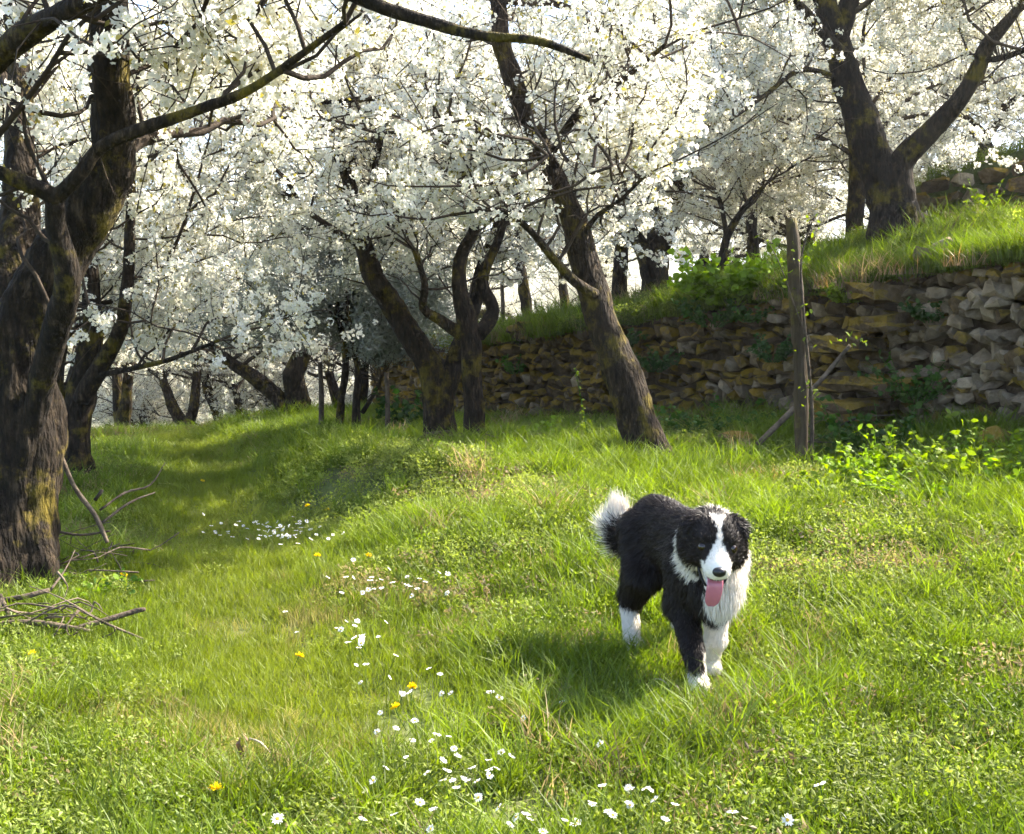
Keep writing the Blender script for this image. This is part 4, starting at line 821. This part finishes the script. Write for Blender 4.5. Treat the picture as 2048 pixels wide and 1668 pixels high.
# ------------------------------------------------------------------ thin spring haze
bm = bmesh.new(); bmesh.ops.create_cube(bm, size=1); hm = bpy.data.meshes.new('haze'); bm.to_mesh(hm); bm.free()
hz_m, hz_t, hz_o = newmat('haze_air'); pv = nd(hz_t, 'ShaderNodeVolumePrincipled'); pv.inputs['Density'].default_value = HAZE; pv.inputs['Color'].default_value = (.95, .96, 1, 1); pv.inputs['Anisotropy'].default_value = .35
hz_t.links.new(pv.outputs[0], hz_o.inputs['Volume']); ho = obj('haze', hm, hz_m, None, 'stuff'); ho.scale = (330, 340, 32); ho.location = (0, 90, 3.0)
tag(ho, 'thin pale haze in the air of the orchard', 'haze')

# ------------------------------------------------------------------ dog
def dog_build():
    r = np.random.default_rng(77)
    # head frame: forward hx, left hy, up hz
    HC = np.array((.405, -.100, .502)); yaw = math.radians(-19); pit = math.radians(-20); rol = math.radians(-4)
    Rz = np.array(Matrix.Rotation(yaw, 3, 'Z')); Ry = np.array(Matrix.Rotation(-pit, 3, 'Y')); Rx = np.array(Matrix.Rotation(rol, 3, 'X')); HR = Rz @ Ry @ Rx
    prim = []
    def rc(tag_, a, b, ra, rb, k=.03, head=False):
        a = np.array(a, float); b = np.array(b, float)
        if head: a = HC + HR @ a; b = HC + HR @ b
        prim.append(('rc', tag_, a, b, ra, rb, k))
    def el(tag_, c, rad, k=.03, head=False, rot=None):
        c = np.array(c, float); M = np.eye(3) if rot is None else np.array(Euler(rot).to_matrix())
        if head: c = HC + HR @ c; M = HR @ M
        prim.append(('el', tag_, c, np.array(rad, float), M, k))
    el('body', (.13, -.005, .372), (.16, .10, .135), .05); el('body', (-.06, 0, .40), (.20, .084, .100), .05); el('body', (-.20, 0, .415), (.125, .078, .104), .05)
    rc('body', (.10, 0, .455), (-.24, 0, .47), .06, .055, .05)
    rc('neck', (.19, -.012, .42), (.325, -.075, .49), .098, .080, .05); el('bib', (.26, -.024, .35), (.078, .066, .112), .05)
    el('ruff', (.300, -.062, .500), (.036, .076, .070), .025)
    # head
    el('head', (-.012, 0, .006), (.078, .082, .068), .02, True); el('head', (.018, 0, -.02), (.062, .074, .050), .02, True)
    rc('muzzle', (.045, 0, -.014), (.100, 0, -.030), .047, .035, .025, True); el('muzzle', (.096, 0, -.04), (.026, .036, .022), .015, True)
    rc('jaw', (.015, 0, -.058), (.072, 0, -.108), .036, .022, .010, True)
    for s in (-1, 1):
        el('brow', (.040, s * .036, .032), (.022, .021, .014), .012, True)
        rc('ear', (-.022, s * .048, .046), (-.018, s * .066, .034), .024, .022, .015, True); rc('ear', (-.018, s * .066, .034), (.0, s * .077, -.03), .022, .012, .012, True)
        el('cheek', (-.005, s * .05, -.035), (.05, .034, .048), .025, True)
    # front legs: right one (viewer's left) reaches forward, left one behind
    rc('shoulder', (.185, -.06, .38), (.15, -.075, .255), .078, .054, .04); rc('flegR', (.15, -.075, .255), (.222, -.072, .125), .046, .030, .02); rc('flegR', (.222, -.072, .125), (.25, -.07, .05), .029, .025, .015)
    el('pawR', (.272, -.07, .028), (.042, .03, .026), .015)
    rc('shoulderL', (.17, .045, .38), (.12, .055, .25), .075, .05, .04); rc('flegL', (.12, .055, .25), (.125, .054, .125), .042, .031, .02); rc('flegL', (.125, .054, .125), (.085, .053, .048), .030, .026, .015)
    el('pawL', (.10, .053, .028), (.042, .03, .026), .015)
    # hind legs
    rc('thigh', (-.21, -.04, .40), (-.155, -.07, .29), .085, .06, .04); rc('thigh', (-.155, -.07, .29), (-.265, -.072, .165), .056, .034, .03); rc('hleg', (-.265, -.08, .165), (-.235, -.08, .05), .031, .026, .015); el('hleg', (-.215, -.08, .026), (.042, .028, .025), .015)
    rc('thigh', (-.20, .04, .40), (-.12, .07, .285), .085, .058, .04); rc('thigh', (-.12, .07, .285), (-.20, .07, .16), .054, .034, .03); rc('hleg', (-.20, .075, .16), (-.15, .07, .05), .031, .026, .015); el('hleg', (-.13, .07, .026), (.042, .028, .025), .015)
    TL = [np.array(q) for q in ((-.30, -.01, .42), (-.345, -.03, .38), (-.38, -.055, .375), (-.40, -.065, .405), (-.40, -.065, .45))]; TRr = [.035, .036, .036, .032, .014]
    for i in range(4): rc('tail', TL[i], TL[i + 1], TRr[i], TRr[i + 1], .02)
    def dist(p, q):
        if q[0] == 'rc':
            _, _, a, b, ra, rb, k = q; ba = b - a; t = np.clip(((p - a) @ ba) / (ba @ ba), 0, 1); return np.linalg.norm(p - a - t[..., None] * ba, axis=-1) - (ra + (rb - ra) * t)
        _, _, c, rad, M, k = q; l = (p - c) @ M; n0 = np.linalg.norm(l / rad, axis=-1); n1 = np.linalg.norm(l / rad ** 2, axis=-1); return n0 * (n0 - 1) / (n1 + 1e-6)
    def sdf(p, ids=False):
        d = np.full(p.shape[:-1], 9.); best = np.full(p.shape[:-1], 9.); idx = np.zeros(p.shape[:-1], int)
        for i, q in enumerate(prim):
            e = dist(p, q); k = q[-1]
            if ids: m = e < best; best = np.where(m, e, best); idx = np.where(m, i, idx)
            h = np.clip(.5 + .5 * (d - e) / k, 0, 1); d = d * (1 - h) + e * h - k * h * (1 - h)
        return (d, idx) if ids else d
    # surface nets on a grid
    st_ = .0075; lo = np.array((-.53, -.19, -.02)); hi = np.array((.58, .19, .62)); n = np.ceil((hi - lo) / st_).astype(int)
    ax = [lo[i] + st_ * np.arange(n[i]) for i in range(3)]; Gp = np.stack(np.meshgrid(*ax, indexing='ij'), -1); D = sdf(Gp)
    ins = D < 0; c8 = [(i, j, k) for i in (0, 1) for j in (0, 1) for k in (0, 1)]; sl = lambda A, o: A[o[0]:A.shape[0] - 1 + o[0], o[1]:A.shape[1] - 1 + o[1], o[2]:A.shape[2] - 1 + o[2]]
    cnt = sum(sl(ins, o).astype(int) for o in c8); act = (cnt > 0) & (cnt < 8); cid = np.full(act.shape, -1); cid[act] = np.arange(act.sum())
    acc = np.zeros(act.shape + (3,)); wgt = np.zeros(act.shape)
    for a in c8:
        for ax_ in range(3):
            if a[ax_] == 0:
                b = list(a); b[ax_] = 1; b = tuple(b); da = sl(D, a); db = sl(D, b); cr = (da < 0) != (db < 0); t = np.where(cr, da / (da - db + 1e-12), 0)
                pt = np.zeros(act.shape + (3,)); pt[...] = a; pt[..., ax_] += t; acc += np.where(cr[..., None], pt, 0); wgt += cr
    ci = np.argwhere(act); V = lo + st_ * (ci + acc[act] / wgt[act][:, None])
    Q = []
    for ax_ in range(3):
        o1, o2 = [(1, 2), (2, 0), (0, 1)][ax_]
        A = np.take(ins, np.arange(ins.shape[ax_] - 1), ax_); B = np.take(ins, np.arange(1, ins.shape[ax_]), ax_); e = np.argwhere(A != B)
        e = e[(e[:, o1] > 0) & (e[:, o2] > 0) & (e[:, o1] < act.shape[o1]) & (e[:, o2] < act.shape[o2])]
        def cc(d1, d2):
            f = e.copy(); f[:, o1] -= d1; f[:, o2] -= d2; return cid[f[:, 0], f[:, 1], f[:, 2]]
        q = np.stack([cc(0, 0), cc(1, 0), cc(1, 1), cc(0, 1)], 1); fl = ~A[e[:, 0], e[:, 1], e[:, 2]]; q[fl] = q[fl][:, ::-1]; Q.append(q)
    Q = np.concatenate(Q); Q = Q[(Q >= 0).all(1)]; Q = Q[:, ::-1]
    eps = .004
    def grad(p): return unit(np.stack([sdf(p + np.array(o) * eps) - sdf(p - np.array(o) * eps) for o in ((1, 0, 0), (0, 1, 0), (0, 0, 1))], -1))
    tags = np.array([q[1] for q in prim])
    def white(p, tg):
        h = (p - HC) @ HR; hx, hy, hz = h[:, 0], h[:, 1], h[:, 2]; nz = .010 * vnoise(p * 45, 5) + .006 * vnoise(p * 110, 6)
        W = np.zeros(len(p), bool)
        hd = np.isin(tg, ['head', 'muzzle', 'jaw', 'brow', 'cheek'])
        bw = np.interp(hx, [-.05, -.01, .025, .042, .058, .075, .09, .105], [.020, .021, .012, .006, .008, .016, .030, .05])
        W |= hd & (np.abs(hy - .002) + nz * .5 < bw) & ((hz > -.03) | (hx > .06)) & (hx > -.018 + nz)
        W |= (tg == 'muzzle') & (hx > .078) & (hz < -.018)
        W |= (tg == 'jaw') | ((tg == 'cheek') & (hz < -.058 + nz) & (hx > -.02))
        nb = (tg == 'neck') | (tg == 'bib') | (tg == 'body') | (tg == 'shoulder') | (tg == 'shoulderL')
        t = (p - np.array((.19, -.005, .42))) @ unit(np.array((.155, -.03, .045)))
        W |= (tg == 'neck') & (t + nz * 1.2 > .065) & (t < .118 + nz) 
        W |= (tg == 'ruff') & (p[:, 0] + nz * 1.5 > .262)
        W |= nb & (p[:, 0] + .35 * (p[:, 2] - .35) + .25 * p[:, 1] + nz * 1.5 > .262) & (p[:, 2] < .44) & (p[:, 1] > -.075 - nz)
        W |= ((tg == 'flegL') | (tg == 'pawL')) | ((tg == 'shoulderL') & (p[:, 2] < .29 + nz * 3) & (p[:, 0] > .08))
        W |= (tg == 'pawR') & (p[:, 2] < .06) | ((tg == 'flegR') & (p[:, 2] < .065 + nz)) | ((tg == 'flegR') & (p[:, 1] > -.055) & (p[:, 2] < .13))
        W |= (tg == 'hleg') & (p[:, 2] < .15 + nz * 1.5)
        W |= (tg == 'tail') & ((p[:, 0] < -.362 + nz))
        return W
    _, pid = sdf(V, True); tg = tags[pid]; W = white(V, tg)
    h = (V - HC) @ HR
    blk = np.array((.012, .008, .006)); wht = np.array((.80, .735, .64))
    colr = np.where(W[:, None], wht, blk)
    inner = np.isin(tg, ['muzzle', 'jaw', 'head']) & (h[:, 0] > .03) & (h[:, 2] < -.052) & (h[:, 2] > -.052 - .62 * (h[:, 0] - .02) - .003) & (np.abs(h[:, 1]) < .03)
    colr[inner] = (.10, .025, .025)
    ext = np.isin(tg, ['muzzle', 'jaw', 'cheek']) & (np.abs(h[:, 2] + .056 + .10 * (h[:, 0] - .03)) < .006) & (h[:, 0] < .1) & (h[:, 0] > .015); colr[ext & ~inner] = (.012, .01, .01)
    root = thing('dog', 'black and white long-haired sheepdog walking towards the viewer, tongue out', 'dog')
    me = mesh_from('body', V, Q); set_attr(me, 'coat', 'FLOAT_COLOR', rgba(colr)); COAT = pmat('dog_skin', (0, 0, 0), .7, 'coat', .2); FUR = pmat('dog_fur', (0, 0, 0), .42, 'coat', .22)
    obj('body', me, COAT, root)
    # fur strands
    T1_, T2_ = V[Q[:, 0]], V[Q[:, 2]]; area = np.linalg.norm(np.cross(V[Q[:, 2]] - V[Q[:, 0]], V[Q[:, 3]] - V[Q[:, 1]]), axis=1)
    NF = 125000; f = r.choice(len(Q), NF, p=area / area.sum()); u, v = r.uniform(size=(2, NF, 1))
    p = V[Q[f, 0]] * (1 - u) * (1 - v) + V[Q[f, 1]] * u * (1 - v) + V[Q[f, 2]] * u * v + V[Q[f, 3]] * (1 - u) * v
    _, pid = sdf(p, True); tg = tags[pid]; N = grad(p); hh = (p - HC) @ HR
    keep = ~(np.isin(tg, ['muzzle', 'jaw', 'head']) & (hh[:, 0] > .03) & (hh[:, 2] < -.05) & (hh[:, 2] > -.06 - .62 * (hh[:, 0] - .02)) & (np.abs(hh[:, 1]) < .03))
    for s in (-1, 1): keep &= np.linalg.norm(hh - np.array((.0575, s * .041, .010)), axis=1) > .018
    keep &= np.linalg.norm(hh - np.array((.131, 0, -.025)), axis=1) > .022
    p, tg, N, hh = p[keep], tg[keep], N[keep], hh[keep]; NF = len(p)
    Ln = np.full(NF, .026); lift = np.full(NF, .15); flow = np.tile(np.array((-.9, 0, -.45)), (NF, 1)); wid = np.full(NF, .0014)
    def setp(names, L, lf, fl=None, wd=.0017):
        m = np.isin(tg, names); Ln[m] = L; lift[m] = lf; wid[m] = wd
        if fl is not None: flow[m] = fl
        return m
    setp(['neck', 'ruff'], .032, .35, (-.7, 0, -.6)); setp(['bib'], .05, .3, (.1, 0, -1)); setp(['shoulder', 'shoulderL'], .026, .2, (-.5, 0, -.8)); setp(['thigh'], .032, .25, (-.65, 0, -.75))
    setp(['flegR', 'flegL'], .015, .2, (-.35, 0, -1)); setp(['hleg'], .016, .15, (-.2, 0, -1)); setp(['pawR', 'pawL'], .009, .15, (.5, 0, -.5), .0014)
    m = (np.isin(tg, ['flegR', 'flegL', 'thigh'])) & (N[:, 0] < -.2); Ln[m] *= 1.7
    m = np.isin(tg, ['tail']); tt = np.stack([unit(TL[i + 1] - TL[i]) for i in range(4)]); ii = np.array([[np.linalg.norm(q - (TL[i] + TL[i + 1]) / 2) for i in range(4)] for q in p[m]]).argmin(1)
    flow[m] = tt[ii] + np.array((-.15, -.1, .15)); Ln[m] = .078 * r.uniform(.6, 1.15, m.sum()); lift[m] = .42; wid[m] = .0022
    hf = np.array((-1, 0, .1)) @ HR.T
    setp(['head', 'brow'], .014, .18, hf, .0013); setp(['muzzle', 'jaw'], .007, .15, hf, .0011); setp(['cheek'], .03, .3, np.array((-.7, 0, -.7)) @ HR.T, .0015)
    m = setp(['ear'], .025, .3); flow[m] = np.stack([np.full(m.sum(), -.3), np.sign(hh[m, 1]) * .5, np.full(m.sum(), -.9)], 1) @ HR.T
    m = (tg == 'body') & (p[:, 2] < .31); Ln[m] = .032; flow[m] = (-.4, 0, -1)
    Ln *= r.uniform(.65, 1.25, NF); clump = vnoise(p * 55, 9)[:, None] * N[:, [1, 2, 0]] * .34
    fl = flow - N * (flow * N).sum(1, keepdims=True); fl = unit(unit(fl) + r.normal(0, .16, (NF, 3)) + clump)
    d0 = unit(fl + N * (lift * 2.2)[:, None]); d1 = unit(fl + N * (lift * .6)[:, None] + np.array((0, 0, -.12)))
    m1 = p + d0 * (Ln * .45)[:, None]; tip = m1 + d1 * (Ln * .6)[:, None]
    s = unit(np.cross(d0, r.normal(0, 1, (NF, 3)) * .6 + N)) * wid[:, None] * .5
    VV = np.stack([p - N * .003 - s, p - N * .003 + s, m1 + s * .8, m1 - s * .8, tip], 1).reshape(-1, 3); b = np.arange(NF)[:, None] * 5
    fm = mesh_from('fur', VV, b + np.array((0, 1, 2, 3)), b + np.array((3, 2, 4)), True)
    cw = white(p, tg); vr = r.uniform(.75, 1.15, (NF, 1)); ck = np.where(cw[:, None], wht * (.86 + .14 * vr), np.array((.015, .0095, .007)) * vr * 1.1)
    dl = np.isin(tg, ['jaw', 'muzzle', 'cheek']) & (np.abs(hh[:, 2] + .056 + .10 * (hh[:, 0] - .03)) < .004) & (hh[:, 0] < .1) & (hh[:, 0] > .015); ck[dl] = (.012, .01, .01)
    set_attr(fm, 'coat', 'FLOAT_COLOR', rgba(np.repeat(ck, 5, 0))); obj('fur', fm, FUR, root, 'stuff')
    def hw(q): return HC + HR @ np.array(q)
    def blob(name, c, rad, mat, parent=root, seg=16):
        bm = bmesh.new(); bmesh.ops.create_uvsphere(bm, u_segments=seg, v_segments=seg // 2 + 2, radius=1)
        me = bpy.data.meshes.new(name); bm.to_mesh(me); bm.free(); me.polygons.foreach_set('use_smooth', np.full(len(me.polygons), True)); o = obj(name, me, mat, parent); o.matrix_local = Matrix.Translation(Vector(hw(c))) @ Matrix(HR).to_4x4() @ Matrix.Diagonal((*rad, 1)); return o
    EYE_M = pmat('dog_eye', (.022, .011, .006), .04, spec=.6); NOSE = pmat('dog_nose', (.012, .011, .012), .35, spec=.5); TONG = pmat('dog_tongue', (.48, .15, .19), .28, spec=.5)
    for s in (-1, 1): blob('eye', (.0560, s * .041, .010), (.0145, .0145, .0145), EYE_M)
    no = blob('nose', (.131, 0, -.023), (.014, .0195, .0145), NOSE)
    LIP = pmat('dog_lip', (.012, .010, .010), .4)
    for s_ in (-1, 1):
        W = [(*hw(q), rr) for q, rr in (((.025, s_ * .044, -.046), .003), ((.045, s_ * .043, -.066), .0042), ((.066, s_ * .034, -.088), .0042), ((.082, s_ * .02, -.103), .003))]
        obj('lip', tube_mesh('lip', W, 7, .006, .05, 2), LIP, root)
    # tongue
    path = np.array([(.05, 0, -.066), (.083, 0, -.068), (.106, -.002, -.078), (.114, -.004, -.103), (.114, -.005, -.130), (.110, -.006, -.145)]); wd_ = np.array([.018, .021, .0225, .0225, .019, .008]); th = np.array([.005, .005, .005, .005, .004, .003])
    c = catmull(np.hstack([path, wd_[:, None], th[:, None]]), .008); tan = unit(np.gradient(c[:, :3], axis=0)); yv = np.array((0, 1., 0)); nn = np.cross(tan, yv)
    ang = np.arange(12) / 12 * 6.283; ringv = c[:, None, :3] + yv * (np.cos(ang)[None, :, None] * c[:, None, 3:4]) + nn[:, None] * (np.sin(ang)[None, :, None] * c[:, None, 4:5] - (np.cos(ang) ** 2)[None, :, None] * -.007)
    K = len(c); idx = np.arange(K * 12).reshape(K, 12); a = idx[:-1]; b2 = np.roll(a, -1, 1); d2 = idx[1:]; e2 = np.roll(d2, -1, 1); VQ = np.stack([a, b2, e2, d2], -1).reshape(-1, 4)
    cap = np.stack([np.full(10, idx[-1, 0]), idx[-1, 1:11], idx[-1, 2:12]], 1)
    obj('tongue', mesh_from('tongue', HC + ringv.reshape(-1, 3) @ HR.T, VQ, cap), TONG, root)
    return root
dog = dog_build()
DYAW = math.radians(-90 + 17)
dog.location = (.557, 3.67, float(gz(np.array([.53]), np.array([3.6]))[0]) + .02); dog.rotation_euler = (0, 0, DYAW)
